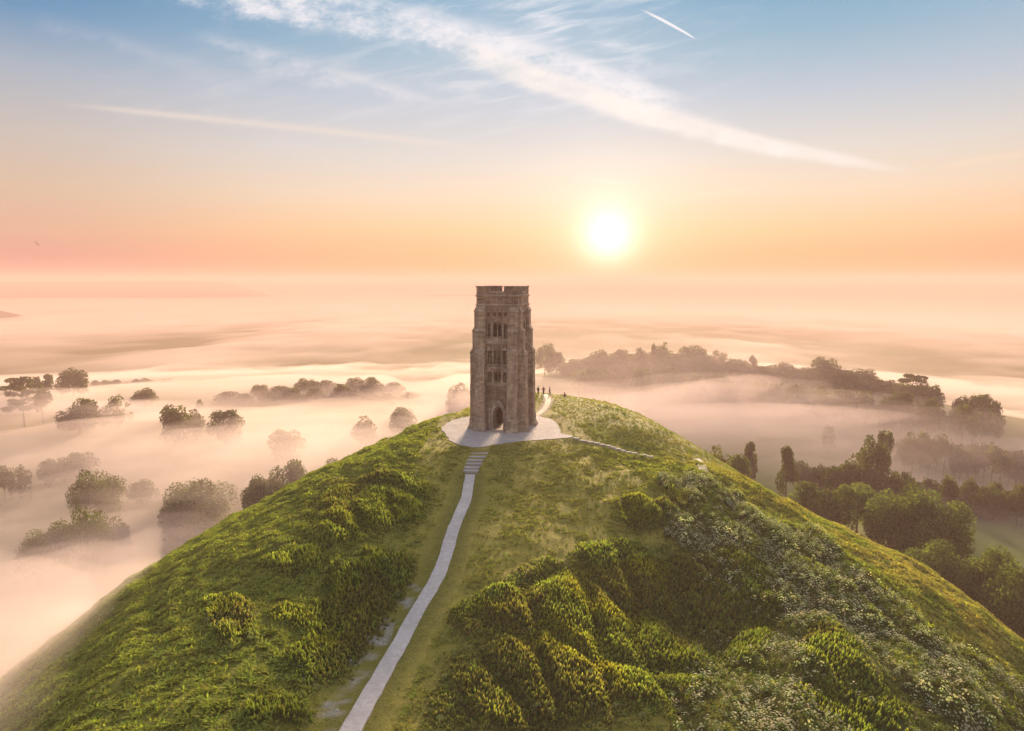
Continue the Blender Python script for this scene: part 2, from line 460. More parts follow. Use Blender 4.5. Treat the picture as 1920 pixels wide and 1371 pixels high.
def relief(x, y, ne, pa_, dp):
    # terracettes: small benches that run along the slope, and lumps of rough turf
    bk = 1 - .75 * sst(-16, -6, y) * sst(0, 8, x)
    r = (fbm(x * .9, y * .9, 21, 3) - .5) * .26 + (fbm(x * .25, y * .25, 23, 3) - .5) * .4
    wq = 5 * fbm(x * .09, y * .06, 31, 3)
    r = r + (vn((x + wq) * .42, y * .07 + 3, 33) - .5) * 1.25 * sst(5, 22, x)
    r = r + (vn((x - y * .25 + wq) * .85, y * .22, 35) - .5) * .7 * sst(4, 18, x)
    r = r + (vn((x + y * .30 + wq) * .75, y * .20, 43) - .5) * .75 * sst(4, 18, -x) + (fbm(x * .5, y * .35, 45, 2) - .5) * .5 * sst(4, 14, -x)
    r = r * bk * .8
    mo = mounds(x, y) - .35
    r = r + mo * (ne * .55 + np.clip(pa_ - ne, 0, 1) * .7 ) * np.where(x < 0, .45, 1) + ne * .3
    return r * sst(1.0, 3.0, dp)
_, _, NE, PA, DP = zones(XX, YY, ZZ)
fw = in_poly(XX, YY, FORE * 1.0)
dfo = dist_line(XX, YY, np.vstack([FORE, FORE[:1]])); dfo = np.where(fw, 0, dfo)
flat = sst(.3, 3.0, dfo)
dtr = dist_line(XX, YY, TRACK); flat = flat * sst(.9, 2.5, dtr)
stA = np.array([p[:2] for p in STEPA]); flat = flat * sst(.9, 2.2, dist_line(XX, YY, stA))
stB = np.array([cast(*p)[:2] for p in STEPB_PX]); flat = flat * sst(.7, 2.0, dist_line(XX, YY, stB))
def land(x, y):
    """finished ground height"""
    z = height(x, y); _, _, ne, pa_, dp = zones(x, y, z)
    hw = 1 - sst(70, 150, np.hypot(x, (y + 30) * .9))
    fw_ = in_poly(x, y, FORE); df_ = np.where(fw_, 0, dist_line(x, y, np.vstack([FORE, FORE[:1]])))
    fl = sst(.3, 3.0, df_) * sst(.9, 2.5, dist_line(x, y, TRACK)) * sst(.9, 2.2, dist_line(x, y, stA)) * sst(.7, 2.0, dist_line(x, y, stB))
    z = z + relief(x, y, ne, pa_, dp) * hw * fl
    z = z + (-.06 - z) * (1 - sst(.0, 2.5, df_))
    return z
ZL = ZZ + relief(XX, YY, NE, PA, DP) * hillw * flat
ZL = ZL + (-.06 - ZL) * (1 - sst(.0, 2.5, dfo))
# colours of what grows on it
PXg, PYg = project(XX, YY, ZL)
n1 = fbm(XX * .22, YY * .22, 51, 4); n2 = fbm(XX * .9, YY * .9, 53, 3); n3 = fbm(XX * .05, YY * .05, 57, 3)
def mixc(a_, b_, w_): return a_ + (b_ - a_) * w_[..., None]
one = np.ones(XX.shape + (3,))
Cg = mixc(one * (.15, .165, .032), one * (.22, .205, .04), np.clip(n1 * 1.6 - .3, 0, 1))        # rough green turf
midw = sst(-16, -5, XX) * (1 - sst(16, 34, XX + .25 * (YY + 50)))
Cg = mixc(Cg, one * (.33, .275, .055), midw * (.55 + .45 * n2))                                       # shorter yellow turf on the crest
Cg = mixc(Cg, one * (.20, .155, .040), sst(18, 44, XX) * sst(.42, .62, n1) * .9)                       # dry seed heads
Cg = mixc(Cg, one * (.14, .125, .050), (dfo < 2.5) * .5 * n2)
Cg = mixc(Cg, one * (.040, .055, .014), NE)
Cg = mixc(Cg, one * (.060, .080, .022), PA * .6)
worn = sst(2.6, .9, DP) * (YY < -18)
Cg = mixc(Cg, one * (.155, .150, .030), worn * .8)
# pale stony scrape to the left of the path, low down
scr = np.zeros(XX.shape)
PXs = PXg; rel = np.zeros(XX.shape)
nearp = np.interp(PYg, [p[1] for p in PATHPX], [p[0] for p in PATHPX])
gap = nearp - PXg
wd = np.interp(PYg, [1080, 1150, 1371], [16, 26, 38])
scr = (gap > wd * .9) & (gap < wd * 2.1) & (PYg > 1085) & (PYg < 1500) & (YY < -30) & (abs(XX) < 30)
scrw = scr * sst(.46, .60, fbm(XX * 1.1, YY * 1.1, 71, 4)) * .85
Cg = mixc(Cg, one * (.34, .32, .28), scrw)
Cg = mixc(Cg, one * (.26, .20, .16), sst(1.3, .7, dtr))
# the valley: pasture and ploughland in broad patches
vf = fbm(XX * .006 + 3, YY * .004, 61, 3); vale = 1 - hillw
Cv = mixc(one * (.10, .145, .035), one * (.18, .17, .06), sst(.45, .6, vf))
Cg = mixc(Cg, Cv, vale)
ny, nx = XX.shape
V = np.stack([XX, YY, ZL], -1).reshape(-1, 3)
ii = (np.arange(ny - 1)[:, None] * nx + np.arange(nx - 1)[None]).ravel()
F4 = np.stack([ii, ii + 1, ii + 1 + nx, ii + nx], 1)
gm, gn, go = newmat('turf')
geo = gn.nodes.new('ShaderNodeNewGeometry'); pos = geo.outputs['Position']
na = enoise(pos, .8, 4); nb_ = enoise(pos, 5.0, 4, .65)
f = na * .5 + nb_ * .7 + .40
col = emix(1.0, attr(), evec(f, f, f), 'MULTIPLY')
p = principled(gn, col, .95, .1); bump(gn, p, nb_ + na, .9, .22)
gn.links.new(p.outputs[0], go.inputs[0])
ground = link('hill_and_valley_ground', mesh_np('hill_and_valley_ground', V, F4, col=Cg.reshape(-1, 3), smooth=True), gm)
tag(ground, kind='structure')
print('ground', len(V))

# ------------------------------------------------------------------ haze and valley mist
def vol_mat(name, col, dens, aniso):
    m, n_, o = newmat(name)
    v = n_.nodes.new('ShaderNodeVolumePrincipled')
    v.inputs['Color'].default_value = (*col, 1); v.inputs['Density'].default_value = dens
    v.inputs['Anisotropy'].default_value = aniso
    n_.links.new(v.outputs[0], o.inputs['Volume']); return m
def boxmesh(name, x0, y0, z0, x1, y1, z1):
    V_ = [(x, y, z) for z in (z0, z1) for y in (y0, y1) for x in (x0, x1)]
    F_ = [(0, 2, 3, 1), (4, 5, 7, 6), (0, 1, 5, 4), (2, 6, 7, 3), (0, 4, 6, 2), (1, 3, 7, 5)]
    return mesh_np(name, V_, F_)
HAZE_D = .00055
haze = link('haze', boxmesh('haze', -20000, -20000, -94, 20000, 20000, 52), vol_mat('haze_air', (.585, .412, .390), HAZE_D, .08))
tag(haze, kind='stuff')
FX = axis(-400, 500, 7, 18500, 1.10); FY = axis(-150, 650, 7, 18500, 1.10)
fx, fy = np.meshgrid(FX, FY)
gh = height(fx, fy)
# smooth the land under the mist: take a blurred valley level
dc = np.hypot(fx - CAM[0], fy - CAM[1]); azf = np.degrees(np.arctan2(fx - CAM[0], fy - CAM[1]))
big = fbm(fx * .004 + 5, fy * .0035, 81, 3); sm = fbm(fx * .016, fy * .012, 83, 3); tiny = fbm(fx * .05, fy * .03, 85, 3)
thick = 4.5 + 14 * sst(.30, .72, big) + (sm - .45) * 18 + (tiny - .5) * 9 + (fbm(fx * .09 + 4, fy * .06, 86, 2) - .5) * 5
far_t = -74 + (fbm(fx * .0016, fy * .0007, 87, 4) - .5) * 34 + (sm - .5) * 7
near_t = np.minimum(gh + thick, -38 + (sm - .5) * 9 - 4 * sst(0, 120, fx) - 10 * sst(320, 430, dc) - 9 * sst(520, 620, dc))
wf = sst(600, 900, np.hypot(fx, fy + 50))
ft = near_t + (far_t - near_t) * wf
ft = np.where((gh > -33) & (np.hypot(fx, fy) < 250), np.minimum(ft, gh - 3), ft)
ridge = (np.hypot(fx, fy) > 250) & (fx > 20)
ft = np.where(ridge, np.minimum(ft, gh + 14 * sst(-38, -50, gh) - 1.5), ft)
ft = np.maximum(ft, -92.2)
ny2, nx2 = fx.shape
Vt = np.stack([fx, fy, ft], -1).reshape(-1, 3)
ii = (np.arange(ny2 - 1)[:, None] * nx2 + np.arange(nx2 - 1)[None]).ravel()
Ft = np.stack([ii, ii + 1, ii + 1 + nx2, ii + nx2], 1)
ring = np.concatenate([np.arange(nx2), np.arange(1, ny2) * nx2 + nx2 - 1, (ny2 - 1) * nx2 + np.arange(nx2 - 2, -1, -1), np.arange(ny2 - 2, 0, -1) * nx2])
nb0 = len(Vt); Vb = Vt[ring].copy(); Vb[:, 2] = -93
k_ = len(ring); a0 = np.arange(k_); a1 = (a0 + 1) % k_
Fs = np.stack([ring[a0], nb0 + a0, nb0 + a1, ring[a1]], 1)
ctr = len(Vt) + k_
Fb = np.stack([nb0 + a1, nb0 + a0, np.full(k_, ctr)], 1)
mist = link('valley_mist', mesh_np('valley_mist', np.vstack([Vt, Vb, [[0, 0, -93]]]), np.vstack([Ft, Fs]), Fb, smooth=False), vol_mat('mist_air', (.96, .83, .80), .0115, .22))
tag(mist, kind='stuff')

def wisp(px, py, R, rx, ry, rz, dens, seed, yaw=0.0):
    bm = bmesh.new(); bmesh.ops.create_icosphere(bm, subdivisions=5, radius=1)
    c_ = polar(px, py, R)
    co = np.array([v.co[:] for v in bm.verts])
    n_ = 1 + (fbm(co[:, 0] * 1.6 + seed, co[:, 1] * 1.6 + co[:, 2] * 2, seed, 4) - .5) * 1.1
    for v, q in zip(bm.verts, co * n_[:, None] * np.array([rx, ry, rz])): v.co = q
    me = bpy.data.meshes.new('drifting_mist'); bm.to_mesh(me); bm.free()
    mt = vol_mat('drift_air', (.96, .83, .81), dens * .42, .2)
    for k, f_ in enumerate((1.25, .95, .66)):
        # nested shells, so the bank thins out towards its edge
        o = link('drifting_mist', me, mt); o.location = c_ + np.array([0, 0, -.6 * k]); o.scale = (f_, f_ * (1.05 - .04 * k), f_); o.rotation_euler = (0, 0, yaw + .25 * k); tag(o, kind='stuff')
wisp(60, 1350, 70, 17, 28, 8.5, .034, 3, .3)
wisp(868, 760, 300, 26, 20, 8, .016, 53)
wisp(110, 1080, 182, 42, 22, 7, .013, 31)
wisp(330, 985, 200, 40, 20, 6, .012, 41)
wisp(60, 765, 415, 60, 26, 6, .02, 43)
wisp(1330, 700, 385, 170, 50, 14, .0022, 47)
wisp(200, 935, 240, 46, 26, 6, .010, 37)
wisp(40, 1200, 150, 40, 26, 8, .014, 7)
wisp(1180, 775, 290, 70, 45, 11, .008, 11)
wisp(1420, 770, 330, 90, 40, 10, .007, 13)
wisp(1700, 835, 290, 80, 40, 8, .006, 17)
wisp(620, 850, 220, 50, 30, 7, .008, 19)
wisp(300, 850, 270, 80, 26, 6, .008, 23)

# far hills, almost lost in the haze
def farhills(name, px0, px1, prof_, R):
    P0 = [polar(px, 528, R) for px in np.linspace(px0, px1, 90)]; V_ = []; t_ = np.linspace(0, 1, 90)
    for q, p_ in zip(t_, P0):
        h_ = np.interp(q, [a for a, b in prof_], [b for a, b in prof_]) + 2.2 * (fbm(np.array([q * 14]), np.array([R * .01]), 5, 3)[0] - .5)
        d_ = np.array([p_[0] - CAM[0], p_[1] - CAM[1]]) / R
        for k, z_ in ((-520, -95), (-260, (h_ - 90) * .5), (0, h_), (300, h_ - 12), (800, -95)): V_.append((p_[0] + d_[0] * k, p_[1] + d_[1] * k, z_))
    F_ = [(i * 5 + j, i * 5 + j + 1, (i + 1) * 5 + j + 1, (i + 1) * 5 + j) for i in range(89) for j in range(4)]
    m, n_, o = newmat('far_slopes'); p_ = principled(n_, (.05, .055, .04), .95, .1); n_.links.new(p_.outputs[0], o.inputs[0])
    tag(link(name, mesh_np(name, V_, F_, smooth=True), m), kind='structure')
farhills('distant_hills', -420, 520, [(0, 16), (.3, 17), (.46, 19), (.66, 24), (.8, 28), (.9, 22), (1, -90)], 5000)
farhills('low_distant_hill', -300, 70, [(0, -20), (.5, -58), (.8, -62), (1, -90)], 2500)
farhills('middle_distant_hill', 745, 980, [(0, -90), (.3, -70), (.7, -68), (1, -90)], 5000)

# ------------------------------------------------------------------ stone materials
def stone_mat(name, ca_, cb_, cc_, bw=.62, bh=.30, brick=True):
    m, n_, o = newmat(name)
    tc_ = n_.nodes.new('ShaderNodeTexCoord'); sp_ = n_.nodes.new('ShaderNodeSeparateXYZ')
    geo_ = n_.nodes.new('ShaderNodeNewGeometry')
    n_.links.new(tc_.outputs['Object'], sp_.inputs[0])
    ox, oy, oz = E(sp_.outputs[0]), E(sp_.outputs[1]), E(sp_.outputs[2])
    P_ = geo_.outputs['Position']
    wob = enoise(P_, 1.3, 2) * .10
    bv = evec(ox + oy + wob, oz + wob * .5, 0.0)
    br = n_.nodes.new('ShaderNodeTexBrick'); n_.links.new(bv, br.inputs['Vector'])
    br.inputs['Color1'].default_value = (.15, .15, .15, 1); br.inputs['Color2'].default_value = (.9, .9, .9, 1); br.inputs['Mortar'].default_value = (0, 0, 0, 1)
    br.inputs['Scale'].default_value = 1; br.inputs['Brick Width'].default_value = bw; br.inputs['Row Height'].default_value = bh
    br.inputs['Mortar Size'].default_value = .018; br.inputs['Mortar Smooth'].default_value = .4
    bs = n_.nodes.new('ShaderNodeSeparateColor'); n_.links.new(br.outputs['Color'], bs.inputs[0]); bf = E(bs.outputs[0])
    big_ = enoise(P_, .35, 4, .6); med = enoise(P_, 2.2, 5, .65); fine = enoise(P_, 14, 4, .7)
    c_ = emix(esstep(big_ + (med - .5) * .5, .36, .62), ca_, cb_)
    c_ = emix(esstep(enoise(P_, 1.1, 5, .7), .56, .68) * .6, c_, cc_)
    stk = esstep(enoise(evec(ox * 1.6, oy * 1.6, oz * .16), 1.6, 4, .65), .30, .66) * .42 + .72
    g_ = (bf * .50 + .60 if brick else fine * .4 + .8) * (med * 1.1 + .45) * (stk if brick else 1.0)
    c_ = emix(1.0, c_, evec(g_, g_, g_), 'MULTIPLY')
    p_ = principled(n_, c_, .92, .15)
    bump(n_, p_, (bf * .6 if brick else fine) + med * .8 + fine * .35, .9, .06)
    n_.links.new(p_.outputs[0], o.inputs[0]); return m
STONE = stone_mat('weathered_stone', (.45, .33, .235), (.30, .215, .155), (.23, .21, .10))
DRESS = stone_mat('dressed_stone', (.56, .45, .36), (.42, .33, .265), (.30, .29, .18), .9, .4)
ASHLAR_LIT = stone_mat('ashlar_stone_lit', (.56, .43, .32), (.41, .315, .235), (.31, .28, .16), .8, .36)  # ashlar toned lighter than the wall, in place of shade between buttresses
PAVE = stone_mat('pale_paving', (.47, .43, .41), (.40, .36, .35), (.34, .31, .26), 1.2, .8, False)
PATHM = stone_mat('path_concrete', (.62, .56, .54), (.54, .49, .47), (.44, .39, .33), 1, 1, False)
def plain(name, c_, rough=.8):
    m, n_, o = newmat(name)
    g_ = n_.nodes.new('ShaderNodeNewGeometry'); nz = enoise(g_.outputs['Position'], 9, 3); f_ = nz * .6 + .7
    p_ = principled(n_, emix(1.0, c_, evec(f_, f_, f_), 'MULTIPLY'), rough, .2); n_.links.new(p_.outputs[0], o.inputs[0]); return m
WOODM = plain('old_oak_louvre', (.10, .075, .055))

# ------------------------------------------------------------------ the tower (front face looks along local -Y)
tower = empty('stone_tower', (.72, 0, -.05), TW_ROT)
tag(tower, 'tall roofless medieval stone church tower with stepped buttresses and arched doorway on the hilltop', 'tower')
def arch(cx, w, z0, z1, rise, n_=6):
    """pointed arch outline: springing at z1-rise"""
    h_ = w / 2; zs = z1 - rise; Rr = (h_ * h_ + rise * rise) / (2 * h_)
    L = [(cx - h_, z0), (cx + h_, z0)]
    a1_ = math.atan2(rise, Rr - h_) if Rr > h_ else math.pi / 2
    for k in range(n_ + 1):
        q = a1_ * k / n_; L.append((cx + h_ - Rr + Rr * math.cos(q), zs + Rr * math.sin(q)))
    for k in range(n_ - 1, -1, -1):
        q = a1_ * k / n_; L.append((cx - h_ + Rr - Rr * math.cos(q), zs + Rr * math.sin(q)))
    return L
def rect(x0, x1, z0, z1): return [(x0, z0), (x1, z0), (x1, z1), (x0, z1)]
DG = bpy.context.evaluated_depsgraph_get
def plate(name, outer, holes, d0, d1, k, mat, parent=tower):
    """flat plate with holes, between distances d0 < d1 out from the axis, on face k"""
    cu = bpy.data.curves.new('tmp', 'CURVE'); cu.dimensions = '2D'; cu.fill_mode = 'BOTH'; cu.extrude = (d1 - d0) / 2
    for L in [outer] + holes:
        s_ = cu.splines.new('POLY'); s_.points.add(len(L) - 1); s_.use_cyclic_u = True
        for i, q in enumerate(L): s_.points[i].co = (q[0], q[1], 0, 1)
    ob = bpy.data.objects.new('tmp', cu); COL.objects.link(ob)
    me = bpy.data.meshes.new_from_object(ob.evaluated_get(DG())); me.name = name
    bpy.data.objects.remove(ob); bpy.data.curves.remove(cu)
    me.transform(Matrix.Rotation(k * math.pi / 2, 4, 'Z') @ Matrix.Translation((0, -(d0 + d1) / 2, 0)) @ Matrix.Rotation(math.pi / 2, 4, 'X'))
    return link(name, me, mat, parent)
def loft(name, secs, mat, parent, k=None, caps=True):
    """boxes stacked: secs = list of (x0,x1,y0,y1,z)"""
    V_ = []; F_ = []
    for x0, x1, y0, y1, z in secs: V_ += [(x0, y0, z), (x1, y0, z), (x1, y1, z), (x0, y1, z)]
    for i in range(len(secs) - 1):
        b_ = i * 4
        for j in range(4): F_.append((b_ + j, b_ + (j + 1) % 4, b_ + 4 + (j + 1) % 4, b_ + 4 + j))
    F_.append((3, 2, 1, 0)); b_ = (len(secs) - 1) * 4; F_.append((b_, b_ + 1, b_ + 2, b_ + 3))
    me = mesh_np(name, V_, F_)
    if k is not None: me.transform(Matrix.Rotation(k * math.pi / 2, 4, 'Z'))
    return link(name, me, mat, parent)
HB = 3.3; TOPW = 21.3
for k in range(4):
    fr_ = k in (0, 2)
    ho, hi = [], []
    if fr_:
        hi.append(arch(.15, 1.2, .02, 3.65, 1.2)); ho.append(arch(.15, 1.6, .02, 3.95, 1.45))
        for sx_ in (-.27, .27): hi.append(arch(sx_, .34, 7.75, 9.05, .3)); ho.append(arch(sx_, .44, 7.65, 9.15, .34))
        for sx_ in (-1.25, 1.25): ho.append(arch(sx_, .55, 7.6, 9.2, .45))
        for sx_ in (-.32, .32): ho.append(arch(sx_, .48, 10.3, 12.55, .4))
        for sx_ in (-1.22, 1.22): ho.append(arch(sx_, .58, 10.4, 12.5, .5))
    else:
        for sx_ in (-.3, .3): hi.append(arch(sx_, .36, 8.2, 9.6, .3)); ho.append(arch(sx_, .46, 8.1, 9.7, .34))
        ho.append(arch(0, .7, 10.6, 12.5, .5))
    for sx_ in (-.36, .36): hi.append(arch(sx_, .50, 14.55, 16.55, .4)); ho.append(arch(sx_, .62, 14.5, 16.75, .5))
    for sx_ in (-1.25, 1.25): ho.append(arch(sx_, .52, 14.5, 16.6, .42))
    for sx_ in (-1.3, -.43, .43, 1.3): ho.append(rect(sx_ - .26, sx_ + .26, 17.7, 18.3))
    iw = 2.85 if fr_ else 2.25; ow = HB if fr_ else 2.846
    plate('inner_wall', rect(-iw, iw, 0, TOPW), hi, 2.25, 2.85, k, STONE)
    plate('wall', rect(-ow, ow, 0, TOPW), ho, 2.848, HB, k, STONE)
    # louvred belfry window
    wf_ = plate('belfry_window', rect(-.80, .80, 14.3, 14.49), [], HB - .02, HB + .16, k, DRESS)
    wh = plate('window_hood', arch(0, 1.75, 14.6, 17.3, 1.3), [arch(0, 1.45, 14.59, 17.1, 1.1)], HB - .02, HB + .10, k, DRESS, wf_)
    for j in range(7):
        z_ = 14.70 + j * .27
        me = mesh_np('louvre', [(-.60, -3.02, z_), (.60, -3.02, z_), (.60, -2.70, z_ + .16), (-.60, -2.70, z_ + .16), (-.60, -3.02, z_ - .03), (.60, -3.02, z_ - .03), (.60, -2.70, z_ + .13), (-.60, -2.70, z_ + .13)],
                     [(0, 1, 2, 3), (7, 6, 5, 4), (0, 4, 5, 1), (3, 2, 6, 7), (0, 3, 7, 4), (1, 5, 6, 2)])
        me.transform(Matrix.Rotation(k * math.pi / 2, 4, 'Z')); link('louvre', me, WOODM, wf_)
    # stepped buttresses, two to a face
    for s_ in (-1, 1):
        xa, xb = sorted((s_ * 1.80, s_ * 3.27)); o_ = .0
        def sec(pr, z, w=0): return (xa - w, xb + w, -(HB + pr), -(HB - .04), z)
        steps = [sec(1.46, 0, .14), sec(1.44, .55, .14), sec(1.30, .75, .07), sec(1.27, 1.75, .07), sec(1.16, 2.1), sec(1.15, 7.0), sec(1.10, 7.3), sec(1.10, 11.9), sec(1.17, 11.92, .04), sec(1.15, 12.08, .04), sec(.72, 12.75),
                 sec(.71, 15.35), sec(.79, 15.37, .04), sec(.77, 15.5, .04), sec(.40, 16.0), sec(.39, 18.35), sec(.47, 18.37, .04), sec(.45, 18.52, .04), sec(.03, 19.2)]
        bt = loft('buttress', steps, ASHLAR_LIT, tower, k)
        # small blind panel on the stage, and moulded foot
        loft('buttress_foot', [(xa - .18, xb + .18, -(HB + 1.60), -(HB + .0), -.02), (xa - .18, xb + .18, -(HB + 1.60), -(HB), .28), (xa - .10, xb + .10, -(HB + 1.50), -(HB), .38)], DRESS, bt, k)
        loft('buttress_panel', [(xa + .35, xb - .35, -(HB + 1.16), -(HB + 1.0), 8.4), (xa + .35, xb - .35, -(HB + 1.16), -(HB + 1.0), 11.0), (xa + .72, xb - .72, -(HB + 1.15), -(HB + 1.0), 11.6)], DRESS, bt, k)
    # string courses between the buttresses
    for z_, pr, hh in ((7.05, .13, .24), (9.75, .10, .18), (13.45, .15, .85), (19.35, .12, .24), (20.75, .13, .2)):
        lim = 1.78 if z_ < 19 else 3.298
        if z_ > 19:
            lim = HB + (pr if fr_ else -.002)
        x_ = lim
        loft('string_course', [(-x_, x_, -(HB + .04), -(HB - .03), z_ - .1), (-x_, x_, -(HB + pr), -(HB - .03), z_), (-x_, x_, -(HB + pr), -(HB - .03), z_ + hh * .6), (-x_, x_, -(HB + .03), -(HB - .03), z_ + hh)], DRESS, tower, k)
    if fr_:
        dd = plate('doorway', arch(.15, 2.35, .0, 4.9, 2.1), [arch(.15, 1.59, -.01, 3.96, 1.45)], HB - .01, HB + .20, k, DRESS)
        for s_ in (-1, 1):
            xq = .15 + s_ * 1.36
            loft('door_shaft', [(xq - .14, xq + .14, -(HB + .26), -(HB - .02), 0), (xq - .14, xq + .14, -(HB + .26), -(HB - .02), 3.2), (xq - .02, xq + .02, -(HB + .14), -(HB - .02), 4.1)], DRESS, dd, k)
        for j in range(2 if k == 0 else 1):
            loft('doorstep', [(-1.1 + .15, 1.1 + .15, -(HB + .95 - j * .4), -(HB + .0 - .75 * j) - .0, -.02 + .13 * j), (-1.1 + .15, 1.1 + .15, -(HB + .95 - j * .4), -(HB + .0 - .75 * j), .12 + .13 * j)], DRESS, dd, k)
        # canopied niches with worn figures
        for (sx_, z0_, hgt) in ((-1.25, 7.6, 1.6), (1.25, 7.6, 1.6), (-1.22, 10.4, 2.1), (1.22, 10.4, 2.1)):
            nc = loft('niche', [(sx_ - .36, sx_ + .36, -(HB + .20), -(HB - .02), z0_ - .26), (sx_ - .40, sx_ + .40, -(HB + .24), -(HB - .02), z0_ - .05), (sx_ - .40, sx_ + .40, -(HB + .24), -(HB - .02), z0_)], DRESS, tower, k)
            loft('niche_canopy', [(sx_ - .42, sx_ + .42, -(HB + .26), -(HB - .02), z0_ + hgt), (sx_ - .42, sx_ + .42, -(HB + .26), -(HB - .02), z0_ + hgt + .12), (sx_ - .10, sx_ + .10, -(HB + .12), -(HB - .02), z0_ + hgt + .5)], DRESS, nc, k)
            if (sx_ < 0) == (z0_ > 9) or z0_ < 9:
                loft('worn_figure', [(sx_ - .16, sx_ + .16, -(HB - .06), -(HB - .36), z0_), (sx_ - .19, sx_ + .17, -(HB - .05), -(HB - .36), z0_ + .8), (sx_ - .08, sx_ + .08, -(HB - .06), -(HB - .22), z0_ + 1.0), (sx_ - .06, sx_ + .07, -(HB - .07), -(HB - .2), z0_ + 1.2)], STONE, nc, k)
        for s_ in (-1, 1):
            loft('mullion', [(s_ * .72 - .09, s_ * .72 + .09, -(HB + .09), -(HB - .02), 10.0), (s_ * .72 - .09, s_ * .72 + .09, -(HB + .09), -(HB - .02), 13.3)], DRESS, tower, k)
            loft('mullion', [(s_ * .74 - .08, s_ * .74 + .08, -(HB + .07), -(HB - .02), 7.35), (s_ * .74 - .08, s_ * .74 + .08, -(HB + .07), -(HB - .02), 9.65)], DRESS, tower, k)
    for s_ in (-1, 1):
        loft('mullion', [(s_ * .93 - .07, s_ * .93 + .07, -(HB + .08), -(HB - .02), 14.35), (s_ * .93 - .07, s_ * .93 + .07, -(HB + .08), -(HB - .02), 17.2)], DRESS, tower, k)
    # coping of the low part of the parapet
    loft('parapet_sill', [(-1.04, 1.04, -(HB + .08), -(HB - .68), TOPW + .003), (-1.04, 1.04, -(HB + .02), -(HB - .62), TOPW + .14)], DRESS, tower, k)
# corner merlons
for k in range(4):
    o_, w_, g_ = HB - .005, .62, 1.045
    pl = [(-o_, -o_), (-g_, -o_), (-g_, -o_ + w_), (-o_ + w_, -o_ + w_), (-o_ + w_, -g_), (-o_, -g_)]
    def lsh(name, pl, z0, z1, mat, par, off=0.0):
        me = bpy.data.meshes.new(name); bm = bmesh.new()
        cx_, cy_ = -o_ + .31, -o_ + .31
        lo_ = [bm.verts.new((x, y, z0)) for x, y in pl]; hi_ = [bm.verts.new((x, y, z1)) for x, y in pl]
        bm.faces.new(lo_[::-1]); bm.faces.new(hi_)
        for i in range(6): bm.faces.new((lo_[i], lo_[(i + 1) % 6], hi_[(i + 1) % 6], hi_[i]))
        bmesh.ops.recalc_face_normals(bm, faces=bm.faces); bm.to_mesh(me); bm.free()
        me.transform(Matrix.Rotation(k * math.pi / 2, 4, 'Z')); return link(name, me, mat, par)
    mr = lsh('merlon', pl, TOPW + .002, 22.1, STONE, tower)
    e_ = .10
    pc = [(-o_ - e_, -o_ - e_), (-g_ + .03, -o_ - e_), (-g_ + .03, -o_ + w_ + e_), (-o_ + w_ + e_, -o_ + w_ + e_), (-o_ + w_ + e_, -g_ + .03), (-o_ - e_, -g_ + .03)]
    lsh('coping', pc, 22.1, 22.3, DRESS, mr)

# ------------------------------------------------------------------ forecourt, path, track, steps
def slab(name, L, z0, z1, mat):
    me = bpy.data.meshes.new(name); bm = bmesh.new()
    t_ = [bm.verts.new((x, y, z1)) for x, y in L]; b_ = [bm.verts.new((x * 1.0, y * 1.0, z0)) for x, y in L]
    bm.faces.new(t_); n_ = len(L)
    for i in range(n_): bm.faces.new((b_[i], b_[(i + 1) % n_], t_[(i + 1) % n_], t_[i]))
    bmesh.ops.recalc_face_normals(bm, faces=bm.faces); bmesh.ops.triangulate(bm, faces=bm.faces); bm.to_mesh(me); bm.free(); return link(name, me, mat)
FL = resample(np.vstack([FORE, FORE[:1]]), .6)[:-1]
ctr_ = FORE.mean(0); FL = FL + (FL - ctr_) * ((fbm(FL[:, 0] * 1.3, FL[:, 1] * 1.3, 91, 3) - .5) * .06)[:, None]
if sum(FL[i - 1][0] * FL[i][1] - FL[i][0] * FL[i - 1][1] for i in range(len(FL))) < 0: FL = FL[::-1]
tag(slab('paved_forecourt', FL, -.6, .0, PAVE), kind='structure')
def ribbon(name, L, w, lift, mat, thick=.25, wfun=None):
    L = np.asarray(L); T_ = np.gradient(L, axis=0); T_ /= np.linalg.norm(T_, axis=1)[:, None]; Nn = np.c_[-T_[:, 1], T_[:, 0]]
    ww = np.full(len(L), w) if wfun is None else wfun(np.arange(len(L)) / len(L))
    V_ = []
    jl = (fbm(L[:, 0] * .8, L[:, 1] * .8, 93, 3) - .5) * .13; jr = (fbm(L[:, 0] * .8 + 30, L[:, 1] * .8, 94, 3) - .5) * .13
    cols = [-1, -.5, 0, .5, 1]; zc = land(L[:, 0], L[:, 1])
    # gentle smoothing of the long profile
    ker = np.ones(7) / 7; zs_ = np.convolve(np.pad(zc, 3, mode='edge'), ker, 'valid')
    for q in cols:
        X_ = L + Nn * (ww / 2 * q + (jl if q < 0 else jr) * abs(q))[:, None]
        V_.append(np.c_[X_, np.maximum(zs_, land(X_[:, 0], X_[:, 1])) + lift])
    for q in (0, 4): V_.append(V_[q] - np.array([0, 0, thick]))
    m_ = len(L); V_ = np.concatenate(V_); i_ = np.arange(m_ - 1); F_ = []
    for a_, b_ in ((0, 1), (1, 2), (2, 3), (3, 4), (4, 6), (5, 0)):
        F_.append(np.stack([a_ * m_ + i_, b_ * m_ + i_, b_ * m_ + i_ + 1, a_ * m_ + i_ + 1], 1))
    F_ = np.concatenate(F_)[:, ::-1]
    return link(name, mesh_np(name, V_, F_, smooth=False), mat)
tag(ribbon('concrete_path', PATHL, 1.24, .05, PATHM), kind='structure')
tag(ribbon('worn_track', resample(TRACK, .6), 1.0, .02, plain('trodden_earth', (.12, .085, .055))), kind='structure')
cpa = [cast(*q)[:2] for q in [(1305, 862), (1313, 872), (1318, 882), (1321, 892)]]
